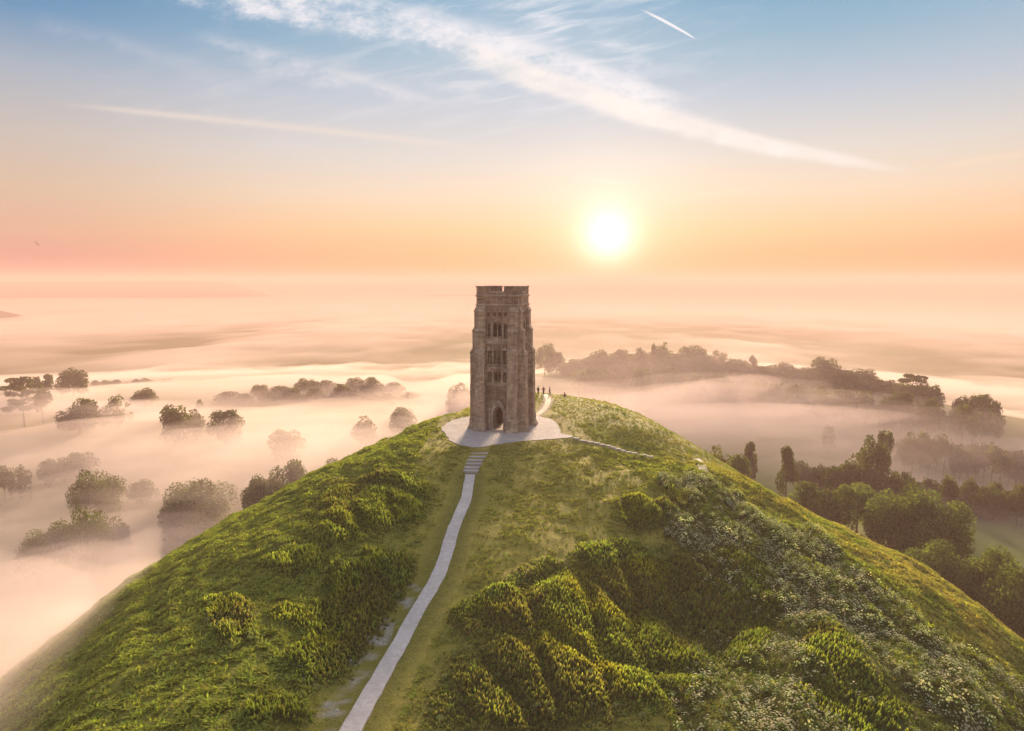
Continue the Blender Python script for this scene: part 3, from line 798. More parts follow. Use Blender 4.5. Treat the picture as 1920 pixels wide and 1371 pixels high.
tag(ribbon('lower_path', resample(np.array(cpa), .5), 1.1, .12, PATHM), kind='structure')

def stepbox(name, c_, yaw, w, d_, h_, parent, mat):
    x, y = w / 2, d_ / 2; j = lambda: random.uniform(-.03, .03)
    V_ = []
    for z, q in ((-h_, 1), (-.03, 1), (0, .96)):
        V_ += [(-x * q + j(), -y * q + j(), z), (x * q + j(), -y * q + j(), z), (x * q + j(), y * q + j(), z), (-x * q + j(), y * q + j(), z)]
    F_ = [(0, 1, 5, 4), (1, 2, 6, 5), (2, 3, 7, 6), (3, 0, 4, 7), (4, 5, 9, 8), (5, 6, 10, 9), (6, 7, 11, 10), (7, 4, 8, 11), (8, 9, 10, 11)]
    o = link(name, mesh_np(name, V_, F_), mat, parent); o.location = c_; o.rotation_euler = (0, 0, yaw); return o
sa = empty('stone_steps', (0, 0, 0)); tag(sa, 'flight of seven wide pale stone steps joining the path to the tower paving', 'steps')
z0s = -.0; nA = len(STEPA)
zend = land(np.array([PATHL[0][0]]), np.array([PATHL[0][1]]))[0] + .06
for i, q in enumerate(STEPA):
    zz_ = -.10 + (zend + .16 + .10) * ((i + .35) / nA)
    nxt = STEPA[min(i + 1, nA - 1)]; prv = STEPA[max(i - 1, 0)]
    yaw = math.atan2(nxt[1] - prv[1], nxt[0] - prv[0]) + math.pi / 2
    stepbox('step', (q[0], q[1], zz_), yaw * .35, 2.45 - .09 * i, .66 + .03 * i, .5, sa, PAVE)
sb = empty('hillside_steps', (0, 0, 0)); tag(sb, 'line of narrow pale stone steps running down through grass right of the tower', 'steps')
for i, pq in enumerate(STEPB_PX):
    q = cast(*pq); zz_ = float(land(np.array([q[0]]), np.array([q[1]]))[0])
    stepbox('step', (q[0], q[1], zz_ + .16), random.uniform(-.15, .15) - .25, 1.0 + random.uniform(-.12, .15), .5, .6, sb, stepmat if 'stepmat' in globals() else PAVE)

# ------------------------------------------------------------------ trees
LEAFM = foliage_mat('tree_leaves', trans=.42, var=.35, scale=.25)
BARK = plain('bark', (.075, .055, .04))
def quads(C_, N_, s_, rg, asp=1.0):
    """leaf-clump quads centred on C_, facing about N_"""
    m_ = len(C_); r_ = rg.normal(size=(m_, 3)); T_ = np.cross(N_, r_); T_ /= np.linalg.norm(T_, axis=1)[:, None] + 1e-9
    B_ = np.cross(N_, T_); s_ = np.asarray(s_)[:, None] * np.ones((m_, 1))
    a_ = T_ * s_; b_ = B_ * s_ * asp; f_ = N_ * s_ * .3
    return np.stack([C_ - a_ - b_ * .5, C_ + a_ * .5 - b_ + f_, C_ + a_ + b_ * .5, C_ - a_ * .5 + b_ - f_], 1).reshape(-1, 3)
def crown(name, kind, n_, leaf, seed):
    rg = np.random.default_rng(seed); lobes = []
    if kind == 'oak':
        for i in range(22):
            th = rg.uniform(0, 2 * math.pi); e = rg.uniform(-.75, 1); rr_ = math.sqrt(max(0, 1 - e * e * .7)) * rg.uniform(.75, 1.05)
            lobes.append((rr_ * math.cos(th) * .34, rr_ * math.sin(th) * .34, .46 + e * .34, rg.uniform(.13, .21)))
        lobes.append((0, 0, .5, .3))
    elif kind == 'bush':
        for i in range(16):
            th = rg.uniform(0, 2 * math.pi); e = rg.uniform(-.1, 1); rr_ = math.sqrt(max(0, 1 - e * e)) * rg.uniform(.8, 1)
            lobes.append((rr_ * math.cos(th) * .33, rr_ * math.sin(th) * .33, .25 + e * .5, rg.uniform(.16, .24)))
        lobes.append((0, 0, .35, .34))
    elif kind == 'column':
        for i in range(18):
            h_ = rg.uniform(.1, .88); th = rg.uniform(0, 2 * math.pi); w_ = .30 * math.sin(math.pi * min(1, (h_ * .8 + .25))) * rg.uniform(.5, 1)
            lobes.append((w_ * math.cos(th), w_ * math.sin(th), h_, rg.uniform(.12, .2)))
    elif kind == 'layered':
        for h_, w_ in ((.92, .24), (.78, .36), (.60, .40), (.42, .46), (.28, .36)):
            for i in range(6):
                th = rg.uniform(0, 2 * math.pi); r2_ = w_ * rg.uniform(.2, .85)
                lobes.append((r2_ * math.cos(th), r2_ * math.sin(th), h_ + rg.uniform(-.03, .03), rg.uniform(.08, .14)))
    elif kind == 'open':
        for i in range(20):
            th = rg.uniform(0, 2 * math.pi); e = rg.uniform(-.3, 1); rr_ = math.sqrt(max(0, 1 - e * e * .8)) * rg.uniform(.6, 1.1)
            lobes.append((rr_ * math.cos(th) * .38, rr_ * math.sin(th) * .38, .45 + e * .40, rg.uniform(.08, .15)))
    lb = np.array(lobes); w_ = lb[:, 3] ** 2; pick = rg.choice(len(lb), n_, p=w_ / w_.sum())
    D_ = rg.normal(size=(n_, 3)); D_[:, 2] = D_[:, 2] * .9 + .25; D_ /= np.linalg.norm(D_, axis=1)[:, None]
    rad = lb[pick, 3] * (1 - np.abs(rg.normal(size=n_)) * .22); rad = np.where(rg.random(n_) < .12, rad * 1.12, rad)
    C_ = lb[pick, :3] + D_ * rad[:, None]
    if kind == 'layered': C_[:, 2] = lb[pick, 2] + D_[:, 2] * rad * .45
    N_ = D_ + rg.normal(size=(n_, 3)) * .55 + np.array([0, 0, .3]); N_ /= np.linalg.norm(N_, axis=1)[:, None]
    z0_ = np.percentile(C_[:, 2], 1); z1_ = C_[:, 2].max(); C_[:, 2] = (C_[:, 2] - z0_) / (z1_ - z0_)
    ex = np.percentile(np.abs(C_[:, :2]), 99); C_[:, :2] *= .5 / ex
    V_ = quads(C_, N_, leaf * rg.uniform(.6, 1.3, n_), rg)
    lc = rg.uniform(.75, 1.3, len(lb))[pick] * rg.uniform(.7, 1.35, n_)
    hue = rg.random(len(lb))[pick][:, None]
    c_ = (np.array([.072, .090, .028]) * (1 - hue) + np.array([.105, .108, .030]) * hue) * lc[:, None] * (1.45 if n_ > 5000 else 1)
    F_ = np.arange(len(V_)).reshape(-1, 4)
    me = mesh_np(name, V_, F_, col=np.repeat(c_, 4, 0)); me.materials.append(LEAFM); return me
def tube(P_, r_, n_=6):
    P_ = np.asarray(P_, float); V_ = []; F_ = []
    for i, (p_, q_) in enumerate(zip(P_, r_)):
        d_ = P_[min(i + 1, len(P_) - 1)] - P_[max(i - 1, 0)]; d_ /= np.linalg.norm(d_) + 1e-9
        u_ = np.cross(d_, [0, .3, 1] if abs(d_[2]) < .9 else [1, 0, 0]); u_ /= np.linalg.norm(u_); w_ = np.cross(d_, u_)
        for k in range(n_): V_.append(p_ + q_ * (u_ * math.cos(2 * math.pi * k / n_) + w_ * math.sin(2 * math.pi * k / n_)))
    for i in range(len(P_) - 1):
        for k in range(n_): F_.append((i * n_ + k, i * n_ + (k + 1) % n_, (i + 1) * n_ + (k + 1) % n_, (i + 1) * n_ + k))
    return np.array(V_), np.array(F_)
def trunk(name, seed):
    rg = np.random.default_rng(seed); VV, FF = [], []; o_ = 0
    def add(v, f):
        nonlocal o_
        VV.append(v); FF.append(f + o_); o_ += len(v)
    add(*tube([(0, 0, -.06), (0, 0, 0), (.005, 0, .2), (.01, .01, .45), (.0, .0, .75), (.0, .01, .92)], [.05, .040, .028, .022, .012, .003], 8))
    for i in range(9):
        th = i * 2.4 + rg.uniform(-.3, .3); h_ = rg.uniform(.25, .62); L_ = rg.uniform(.2, .36)
        d_ = np.array([math.cos(th), math.sin(th), 0])
        add(*tube([(0, 0, h_), d_ * L_ * .5 + [0, 0, h_ + .08], d_ * L_ + [0, 0, h_ + .2]], [.012, .007, .002], 5))
    me = mesh_np(name, np.concatenate(VV), np.concatenate(FF), smooth=True); me.materials.append(BARK); return me
TRK = [trunk('trunk', s) for s in (1, 2, 3)]
PROTO = {}
def proto(kind, lod, seed):
    key = (kind, lod, seed)
    if key not in PROTO:
        n_, lf = {0: (900, .050), 1: (2600, .030), 2: (9000, .0165)}[lod]
        if kind == 'open': n_ = int(n_ * .7); lf *= .9
        PROTO[key] = crown('crown', kind, n_, lf, hash(kind) % 97 * 0 + {'oak': 100, 'bush': 200, 'column': 300, 'layered': 400, 'open': 500}[kind] + seed)
    return PROTO[key]
tcount = 0
def tree(px, ty, wpx, R, kind, label, group=None, hc=None, name=None, cat='tree'):
    """px = photo column of the crown's middle, ty = row of its top, wpx = its width there, R = metres away"""
    global tcount
    tcount += 1
    top = polar(px, ty, R); dep = (top[1] - CAM[1]) * cp - (top[2] - CAM[2]) * sp
    Wd = wpx * dep / F * (1.22 if R > 380 and px > 1000 else 1.08)
    gz = float(height(np.array([top[0]]), np.array([top[1]]))[0]); H = top[2] - gz
    if H < Wd * .55: H = Wd * .55; gz = top[2] - H
    ratio = {'oak': .80, 'bush': .75, 'column': 1.9, 'layered': .9, 'open': .85}[kind]
    Hc = min(H * .93, max(Wd * (hc or ratio), min(H * .88, Wd * (1.5 if kind != 'column' else 3))))
    if kind == 'layered': Hc = min(H * .9, Wd * .9)
    lod = 2 if wpx > 75 else (1 if wpx > 32 else 0)
    r_ = empty(name or {'oak': 'oak_tree', 'bush': 'bushy_tree', 'column': 'tall_tree', 'layered': 'cedar_tree', 'open': 'broad_tree'}[kind], (top[0], top[1], gz), random.uniform(0, 6.28))
    tag(r_, label, cat, group)
    c_ = bpy.data.objects.new('crown', proto(kind, lod, tcount % (2 if lod == 2 else 4))); COL.objects.link(c_); c_.parent = r_
    c_.location = (0, 0, H - Hc); c_.scale = (Wd, Wd, Hc)
    t_ = bpy.data.objects.new('trunk', TRK[tcount % 3]); COL.objects.link(t_); t_.parent = r_; t_.scale = (Wd * .7, Wd * .7, H)
    return r_
# left, standing out of the mist
tree(38, 708, 62, 430, 'layered', 'wide dark flat topped tree at the left edge, standing out of the mist')
tree(75, 722, 28, 425, 'bush', 'small dark tree touching the flat topped tree near the left edge')
tree(66, 706, 20, 560, 'bush', 'faint small tree just left of the big dark domed tree')
tree(88, 702, 22, 560, 'column', 'narrow faint tree against the left side of the big dark domed tree')
tree(135, 690, 52, 540, 'oak', 'big dark domed tree standing tallest on the misty field at far left', hc=.7)
tree(145, 748, 70, 390, 'oak', 'dark spreading oak alone in the mist below the big domed tree')
tree(218, 741, 44, 400, 'open', 'small dark ragged tree with sky showing through its crown, alone in the mist')
tree(270, 727, 42, 470, 'bush', 'low dark bushy tree under the hedge line at left')
tree(322, 757, 56, 335, 'oak', 'left tree of the dark clump in the mist left of the hill')
tree(366, 768, 40, 345, 'bush', 'pale low tree in the middle of the dark clump in the mist')
tree(418, 769, 62, 330, 'oak', 'right and broadest tree of the dark clump in the mist left of the hill')
tree(374, 748, 12, 440, 'bush', 'tiny lone bush between the dark clump and the long misty tree line')
HB_L = 'small rounded hedgerow tree in the row on the far misty field at left'
for px, ty, w in [(178, 713, 14), (200, 712, 17), (218, 712, 14), (237, 717, 11), (255, 711, 16), (275, 709, 28), (314, 711, 30), (349, 712, 18), (377, 712, 18), (406, 711, 18), (158, 712, 12), (296, 715, 12)]:
    tree(px, ty, w, 640, 'bush', HB_L, 'row of hedgerow trees on the far misty field')
MT = [(430, 733, 62, 470, 'bush', 'pale rounded tree at the left end of the long misty tree line'),
      (487, 720, 34, 480, 'oak', 'first upright tree of the long misty tree line, pale behind the mist'),
      (524, 724, 44, 480, 'bush', 'low dark tree in the left half of the long misty tree line'),
      (577, 709, 44, 490, 'oak', 'golden tall tree in the middle of the long misty tree line'),
      (612, 712, 44, 495, 'bush', 'rounded golden tree right of middle in the long misty tree line'),
      (668, 708, 38, 490, 'oak', 'dark topped tree right of the gap in the long misty tree line'),
      (702, 707, 40, 485, 'oak', 'rightmost dark topped tree in the long misty tree line'),
      (738, 716, 38, 500, 'bush', 'very pale tree fading out at the right end of the long misty tree line')]
ORD = ['first', 'second', 'third', 'fourth', 'fifth', 'sixth', 'seventh', 'eighth', 'ninth', 'tenth', 'eleventh', 'twelfth', 'thirteenth', 'fourteenth', 'fifteenth', 'sixteenth']
def number(group, text):
    L = sorted([o for o in COL.objects if o.get('group') == group], key=lambda o: (o.location.x - CAM[0]) / (o.location.y - CAM[1]))
    for w_, o in zip(ORD, L): o['label'] = w_ + ' from the left ' + text
number('row of hedgerow trees on the far misty field', 'of the small hedgerow trees on the misty field')
for m in MT: tree(*m)
for px, ty, w in [(458, 738, 30), (548, 727, 30), (640, 720, 30), (500, 735, 28), (590, 728, 34), (560, 735, 30), (655, 730, 34), (690, 732, 34), (725, 738, 34), (620, 738, 34), (770, 735, 36), (800, 745, 36)]:
    tree(px, ty, w, 465, 'bush', 'half hidden pale tree low in the mist along the long tree line', 'low trees along the long misty tree line')
number('low trees along the long misty tree line', 'of the low pale trees before the long tree line')
tree(531, 804, 66, 285, 'oak', 'faint domed tree almost lost in the mist midway down the left side')
tree(685, 781, 44, 300, 'bush', 'small round golden tree in the mist, lower of the pair left of the tower')
tree(754, 764, 50, 320, 'bush', 'round golden tree in the mist, nearer to the tower of the pair')
tree(868, 716, 60, 330, 'oak', 'pale golden tree half hidden behind the left side of the tower', hc=1.1)
tree(146, 847, 56, 300, 'oak', 'dark topped tree on the bank at left, above the pale mist', hc=.6)
tree(120, 858, 34, 300, 'bush', 'low tree just left of the dark topped tree on the misty bank')
tree(88, 861, 34, 300, 'bush', 'low dark tree on the misty bank near the left edge')
tree(32, 870, 38, 290, 'open', 'thin bare looking tree on the misty bank at the left edge')
tree(4, 872, 26, 290, 'bush', 'low tree cut by the left edge of the view on the misty bank')
tree(180, 878, 82, 235, 'oak', 'very faint broad tree hidden in thick mist at left')
tree(264, 901, 50, 250, 'bush', 'small pale tree poking out of thick mist left of the hill flank')
tree(158, 950, 76, 200, 'oak', 'tallest middle tree of the misty group at lower left', hc=1.0)
tree(92, 978, 84, 203, 'oak', 'left sloping tree of the misty group at lower left', hc=.9)
tree(212, 972, 50, 206, 'bush', 'small right hand tree of the misty group at lower left', hc=1.1)
tree(60, 1010, 60, 196, 'bush', 'low grey tree at the foot of the misty group at lower left')
tree(375, 891, 128, 215, 'oak', 'large golden green oak in the mist beside the left flank of the hill', hc=.8)
tree(340, 925, 70, 210, 'bush', 'grey green lower tree leaning on the large golden oak beside the hill')
tree(505, 872, 80, 200, 'oak', 'dark golden tree rising behind the left flank of the hill')
tree(562, 862, 70, 204, 'oak', 'golden green bushy tree behind the hill edge, right of the dark golden one')
tree(475, 895, 44, 196, 'bush', 'small dark tree low against the left flank of the hill')
tree(625, 858, 42, 205, 'bush', 'last low tree showing over the left hill edge')
# right, the wooded ridge
RL = [(1022, 643, 34, 480, 'oak', 'tall pale golden tree just right of the tower'),
      (1044, 660, 30, 485, 'bush', 'low pale golden tree at the right foot of the tall one beside the tower'),
      (1124, 655, 38, 455, 'bush', 'single domed tree left of the square clump on the ridge'),
      (1166, 654, 36, 455, 'bush', 'flat topped square looking tree clump on the ridge'),
      (1204, 652, 24, 450, 'oak', 'small pointed tree right of the square clump on the ridge'),
      (1225, 645, 12, 450, 'column', 'thin spire shaped tree on the ridge'),
      (1241, 643, 24, 448, 'oak', 'tall tree beside the thin spire on the ridge'),
      (1300, 646, 46, 445, 'oak', 'highest broad domed tree on the golden ridge'),
      (1352, 657, 34, 440, 'open', 'tree with gaps in its crown right of the highest dome on the ridge'),
      (1412, 667, 16, 432, 'column', 'short spire tree above the dark middle of the ridge wood'),
      (1464, 679, 46, 430, 'bush', 'flat domed tree in the middle of the ridge wood'),
      (1545, 668, 46, 420, 'oak', 'tallest dark tree in the right half of the ridge wood'),
      (1620, 692, 46, 412, 'oak', 'broad dark tree on the falling right part of the ridge wood'),
      (1713, 702, 42, 392, 'layered', 'layered cedar standing alone near the right end of the ridge'),
      (1735, 715, 46, 390, 'oak', 'rounded tree close right of the layered cedar'),
      (1755, 722, 26, 388, 'bush', 'small reddish tree at the end of the cedar group'),
      (1812, 740, 44, 372, 'oak', 'dark tree at the left of the last clump by the right edge'),
      (1844, 739, 46, 370, 'oak', 'dark tree at the right of the last clump by the right edge'),
      (1865, 752, 30, 366, 'bush', 'last low tree sloping down at the end of the right edge clump'),
      (1112, 688, 34, 400, 'bush', 'dark tree in the lower row beneath the left end of the ridge'),
      (1140, 690, 34, 400, 'bush', 'second dark tree in the lower row beneath the left end of the ridge'),
      (1555, 798, 26, 310, 'bush', 'small lone dark tree in the misty hollow on the right'),
      (1408, 829, 26, 235, 'column', 'slim round headed tree in mist just beyond the right hill edge'),
      (1478, 834, 40, 215, 'column', 'tall narrow golden brown tree beyond the right hill edge'),
      (1352, 836, 50, 195, 'bush', 'golden bushy tree peeping over the right hill edge'),
      (1388, 852, 40, 190, 'bush', 'low golden bush right of the one peeping over the hill edge'),
      (1640, 818, 52, 235, 'oak', 'tall brown tree rising from the misty hedge on the right'),
      (1662, 806, 26, 260, 'oak', 'small tree top showing over the tall brown tree'),
      (1612, 850, 60, 230, 'bush', 'wide low brown tree left of the tall one on the misty hedge'),
      (1568, 876, 40, 225, 'bush', 'low brown tree at the left end of the misty hedge'),
      (1845, 915, 44, 232, 'oak', 'grey brown tree on the field hedge near the right edge'),
      (1878, 922, 40, 236, 'bush', 'low tree right of the grey brown one on the field hedge'),
      (1912, 910, 40, 240, 'bush', 'grey tree cut by the right edge on the field hedge'),
      (1515, 905, 60, 178, 'bush', 'dark bush at the left end of the big tree clump beyond the right slope'),
      (1555, 915, 56, 172, 'bush', 'dark rounded bush second from left in the clump beyond the right slope'),
      (1612, 900, 76, 176, 'oak', 'dark green tree left of the largest tree beyond the right slope'),
      (1690, 905, 110, 166, 'oak', 'largest broad green tree beyond the right slope'),
      (1762, 920, 110, 160, 'oak', 'right half of the large green tree pair beyond the right slope'),
      (1655, 935, 60, 168, 'bush', 'shaded bush under the largest green tree beyond the right slope'),
      (1758, 1011, 92, 140, 'bush', 'light green rounded bush in front of the large tree pair'),
      (1860, 1022, 96, 136, 'bush', 'dark green bushy tree at the right edge below the field'),
      (1908, 1055, 100, 128, 'bush', 'dark thicket tree cut by the right edge above the green meadow'),
      (1822, 1070, 60, 133, 'bush', 'low dark bush between the light rounded bush and the dark thicket')]
for m in RL: tree(*m)
rg_ = random.Random(5)
crest = [(1090, 668), (1140, 664), (1190, 662), (1260, 657), (1300, 660), (1340, 668), (1400, 678), (1440, 690), (1500, 690), (1580, 688), (1640, 704), (1680, 714)]
for i in range(70):
    px = 1075 + (i % 46) * (1695 - 1075) / 45 + rg_.uniform(-5, 5); ty = float(np.interp(px, [c[0] for c in crest], [c[1] for c in crest])) + rg_.uniform(-2, 7) + (14 if i > 45 else 0)
    tree(px, ty, rg_.uniform(32, 52), float(np.interp(px, [1075, 1700], [455, 405])) + rg_.uniform(-8, 14), rg_.choice(['oak', 'bush', 'bush']), 'dark tree in the close packed wood that crowns the right hand ridge', 'trees of the wood on the right hand ridge')
for i in range(46):
    px = 1085 + i * (1860 - 1085) / 45 + rg_.uniform(-10, 10); base_ = float(np.interp(px, [1075, 1250, 1440, 1700, 1860], [690, 690, 712, 738, 770]))
    tree(px, base_ + rg_.uniform(-6, 16), rg_.uniform(22, 38), float(np.interp(px, [1075, 1860], [410, 340])) + rg_.uniform(-14, 14), rg_.choice(['oak', 'bush']), 'half veiled tree on the slope under the right hand ridge wood', 'veiled trees below the ridge wood')
for i in range(40):
    px = 1500 + i * 11 + rg_.uniform(-6, 6)
    tree(px, 868 + (i * 1.2) + rg_.uniform(-8, 14), rg_.uniform(22, 36), 238 + rg_.uniform(-8, 8), 'bush', 'low bush in the brown hedge across the misty hollow on the right', 'hedge bushes across the misty hollow', name='hedge_bush', cat='bush')
for i in range(16):
    px = 1700 + i * 15; tree(px, 800 + i * 3 + rg_.uniform(-6, 20), rg_.uniform(24, 40), 290 + rg_.uniform(-10, 20), rg_.choice(['oak', 'bush']), 'blurred dark tree deep in the mist at far right', 'blurred trees in the mist at far right')

number('blurred trees in the mist at far right', 'of the blurred trees deep in the mist at far right')

# ------------------------------------------------------------------ what grows on the hill (nobody could count it)
def zgrid(x, y, A_=None):
    A_ = ZL if A_ is None else A_
    i = np.clip(np.searchsorted(GX, x) - 1, 0, len(GX) - 2); j = np.clip(np.searchsorted(GY, y) - 1, 0, len(GY) - 2)
    fx_ = (x - GX[i]) / (GX[i + 1] - GX[i]); fy_ = (y - GY[j]) / (GY[j + 1] - GY[j])
    return (A_[j, i] * (1 - fx_) + A_[j, i + 1] * fx_) * (1 - fy_) + (A_[j + 1, i] * (1 - fx_) + A_[j + 1, i + 1] * fx_) * fy_
def scatter(n_):
    x = rng.uniform(-72, 88, n_); y = rng.uniform(-80, 48, n_); z = zgrid(x, y)
    px, py = project(x, y, z)
    ok = (px > -260) & (px < 2180) & (py < 1560)
    # nothing on paving, path, track or steps
    fo = zgrid(x, y, dfo); ok &= fo > .25
    ok &= zgrid(x, y, DP) > .60
    ok &= zgrid(x, y, dtr) > .85
    ok &= (zgrid(x, y, DSA) > 1.1) & (zgrid(x, y, DSB) > .75)
    # thin out with distance, and behind the brow
    return [q[ok] for q in (x, y, z, px, py)]
DSA = dist_line(XX, YY, stA); DSB = dist_line(XX, YY, stB)
def grow(name, T_, F3_, W_, x, y, z, sc, colA, colB, lean, mat, label, sink=.04):
    """T_ template vertices, W_ 0..1 blend from base colour to tip colour"""
    n_ = len(x); yaw = rng.uniform(0, 2 * math.pi, n_); c_, s_ = np.cos(yaw), np.sin(yaw)
    T_ = np.asarray(T_, float); m_ = len(T_)
    sc = np.asarray(sc); sx_, sz_ = (sc, sc) if sc.ndim == 1 else (sc[:, 0], sc[:, 1])
    X_ = (c_[:, None] * T_[None, :, 0] - s_[:, None] * T_[None, :, 1]) * sx_[:, None]
    Y_ = (s_[:, None] * T_[None, :, 0] + c_[:, None] * T_[None, :, 1]) * sx_[:, None]
    Z_ = T_[None, :, 2] * sz_[:, None]
    l_ = (Z_ ** 1.0).clip(0) * T_[None, :, 2].clip(0)
    X_ = X_ + x[:, None] + lean[0][:, None] * l_; Y_ = Y_ + y[:, None] + lean[1][:, None] * l_
    # follow the slope a little so clumps sit on it
    gx_ = (zgrid(x + .3, y) - zgrid(x - .3, y)) / .6; gy_ = (zgrid(x, y + .3) - zgrid(x, y - .3)) / .6
    Z_ = Z_ + z[:, None] - sink + (X_ - x[:, None]) * gx_[:, None] * .9 + (Y_ - y[:, None]) * gy_[:, None] * .9
    V_ = np.stack([X_, Y_, Z_], -1).reshape(-1, 3)
    W_ = np.asarray(W_)[None, :, None]
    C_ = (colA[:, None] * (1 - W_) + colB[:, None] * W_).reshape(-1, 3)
    F_ = (np.asarray(F3_)[None] + (np.arange(n_) * m_)[:, None, None]).reshape(-1, 3)
    o = link(name, mesh_np(name, V_, None, F_, col=C_), mat)
    tag(o, label, None, None, 'stuff'); print(name, n_, len(F_)); return o
def blades(n_, h, spread, w, seed, bend=.6):
    rg = np.random.default_rng(seed); V_, F_, W_ = [], [], []
    for i in range(n_):
        th = 2 * math.pi * i / n_ + rg.uniform(-.4, .4); d_ = np.array([math.cos(th), math.sin(th)]); p_ = np.array([-d_[1], d_[0]]) * w
        hh = h * rg.uniform(.7, 1.15); sp_ = spread * rg.uniform(.6, 1.2); b_ = len(V_)
        r0 = d_ * .03
        V_ += [(*(r0 - p_ * .8), -.05), (*(r0 + p_ * .8), -.05), (*(d_ * sp_ * .4 - p_), hh * .62), (*(d_ * sp_ * .4 + p_), hh * .62), (*(d_ * sp_), hh * (1 - bend * .3))]
        F_ += [(b_, b_ + 1, b_ + 3), (b_, b_ + 3, b_ + 2), (b_ + 2, b_ + 3, b_ + 4)]; W_ += [0, 0, .6, .6, 1]
    return V_, F_, W_
GRM = foliage_mat('grass_blades', trans=.42, var=.35, scale=.7)
HERB = foliage_mat('herb_leaves', trans=.50, var=.35, scale=.8)
def jit(n_, c_, v=.25):
    return np.array(c_)[None] * rng.uniform(1 - v, 1 + v, n_)[:, None] * rng.uniform(.9, 1.1, (n_, 3))

# rough turf
x, y, z, px, py = scatter(220000)
ne = zgrid(x, y, NE); pa = zgrid(x, y, PA); dp = zgrid(x, y, DP); mid = zgrid(x, y, midw); sc_ = zgrid(x, y, scrw)
dist = np.hypot(x - CAM[0], y - CAM[1])
lump = fbm(x * .65, y * .5, 101, 4)
keep = (rng.random(len(x)) > ne * 1.1 - .05) & (sc_ < .3) & (rng.random(len(x)) < np.where(dp < 2.4, .10, np.where(mid > .5, .16 + .7 * sst(.44, .6, lump), .62)) * np.where(pa > .5, .55, 1) * np.where(dist > 110, .45, 1))
x, y, z, px, py, ne, pa, dp, mid, lump, dist = [q[keep] for q in (x, y, z, px, py, ne, pa, dp, mid, lump, dist)]
T_, F_, W_ = blades(6, .42, .38, .045, 3)
hgt = np.where(mid > .5, .34 + .5 * lump, .5 + 1.05 * lump) * np.where(dp < 2.4, .5, 1) * rng.uniform(.7, 1.3, len(x)) * (1 - .5 * sst(-16, -8, y) * sst(2, 8, x))
wid = hgt * .7 + .45
gold = np.clip(sst(18, 38, x + .35 * (y + 20)) * sst(.36, .54, fbm(x * .2, y * .2, 111, 3)) + .85 * mid * rng.random(len(x)), 0, 1)
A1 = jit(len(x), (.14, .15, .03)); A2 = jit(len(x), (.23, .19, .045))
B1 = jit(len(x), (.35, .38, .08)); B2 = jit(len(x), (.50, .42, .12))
wind = fbm(x * .08, y * .08, 121, 2)
lean = (np.where(x < 0, -.9, .5) * (.6 + wind), np.full(len(x), -.35) + (wind - .5))
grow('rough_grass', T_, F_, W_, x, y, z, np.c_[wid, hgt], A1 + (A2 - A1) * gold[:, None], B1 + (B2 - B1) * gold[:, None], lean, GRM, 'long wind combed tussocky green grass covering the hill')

# dark stands of nettle and dock
V_, F_, W_ = [], [], []
for i in range(3):
    th = math.pi * i / 3; c_, s_ = math.cos(th), math.sin(th); b_ = len(V_)
    V_ += [(-.05 * c_, -.05 * s_, 0), (.05 * c_, .05 * s_, 0), (.13 * c_, .13 * s_, .5), (0, 0, 1.0), (-.13 * c_, -.13 * s_, .55)]
    F_ += [(b_, b_ + 1, b_ + 2), (b_, b_ + 2, b_ + 4), (b_ + 4, b_ + 2, b_ + 3)]; W_ += [0, 0, .55, 1, .55]
for i in range(5):
    th = 2.4 * i; c_, s_ = math.cos(th), math.sin(th); b_ = len(V_); h_ = .15 + .1 * i
    V_ += [(0, 0, h_), (.24 * c_ - .09 * s_, .24 * s_ + .09 * c_, h_ + .04), (.24 * c_ + .09 * s_, .24 * s_ - .09 * c_, h_ + .0)]
    F_ += [(b_, b_ + 1, b_ + 2)]; W_ += [0, .5, .4]
NT_, NF_, NW_ = V_, F_, W_
x, y, z, px, py = scatter(800000)
ne = zgrid(x, y, NE); dist = np.hypot(x - CAM[0], y - CAM[1])
keep = (rng.random(len(x)) < ne * .95 * np.where(dist > 85, .6, 1)) & (ne > .15)
x, y, z, px, py, ne = [q[keep] for q in (x, y, z, px, py, ne)]
# a shallow corrugation of the stand gives its dark rows
row = mounds(x, y)
hgt = (.34 + .14 * row) * rng.uniform(.55, 1.5, len(x)) * (.6 + .4 * ne) 
yel = np.clip(blob(px, py, [(1000, 1185, 110, 45, 15), (940, 1165, 60, 45, 0), (1140, 1120, 80, 40, 20), (1120, 1270, 60, 30, 20), (905, 1371, 40, 40, 0), (1210, 1080, 50, 30, 0)]) * .8 + (fbm(x * .15, y * .15, 141, 3) - .5) * 1.2, 0, 1)
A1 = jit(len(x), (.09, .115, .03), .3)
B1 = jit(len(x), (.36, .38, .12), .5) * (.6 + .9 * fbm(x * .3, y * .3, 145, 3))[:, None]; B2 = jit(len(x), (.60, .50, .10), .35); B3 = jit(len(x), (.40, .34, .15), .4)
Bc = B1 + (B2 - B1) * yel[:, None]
br_ = (fbm(x * .12 + 9, y * .12, 151, 2) > .62)[:, None] & (rng.random(len(x)) < .7)[:, None]
Bc = np.where(br_, B3, Bc)
grow('nettle_stand', NT_, NF_, NW_, x, y, z, np.c_[.30 + .34 * hgt, hgt * .80], A1, Bc, (np.full(len(x), .05), np.full(len(x), -.05)), HERB, 'dense dark stands of upright nettles and docks on the hill')

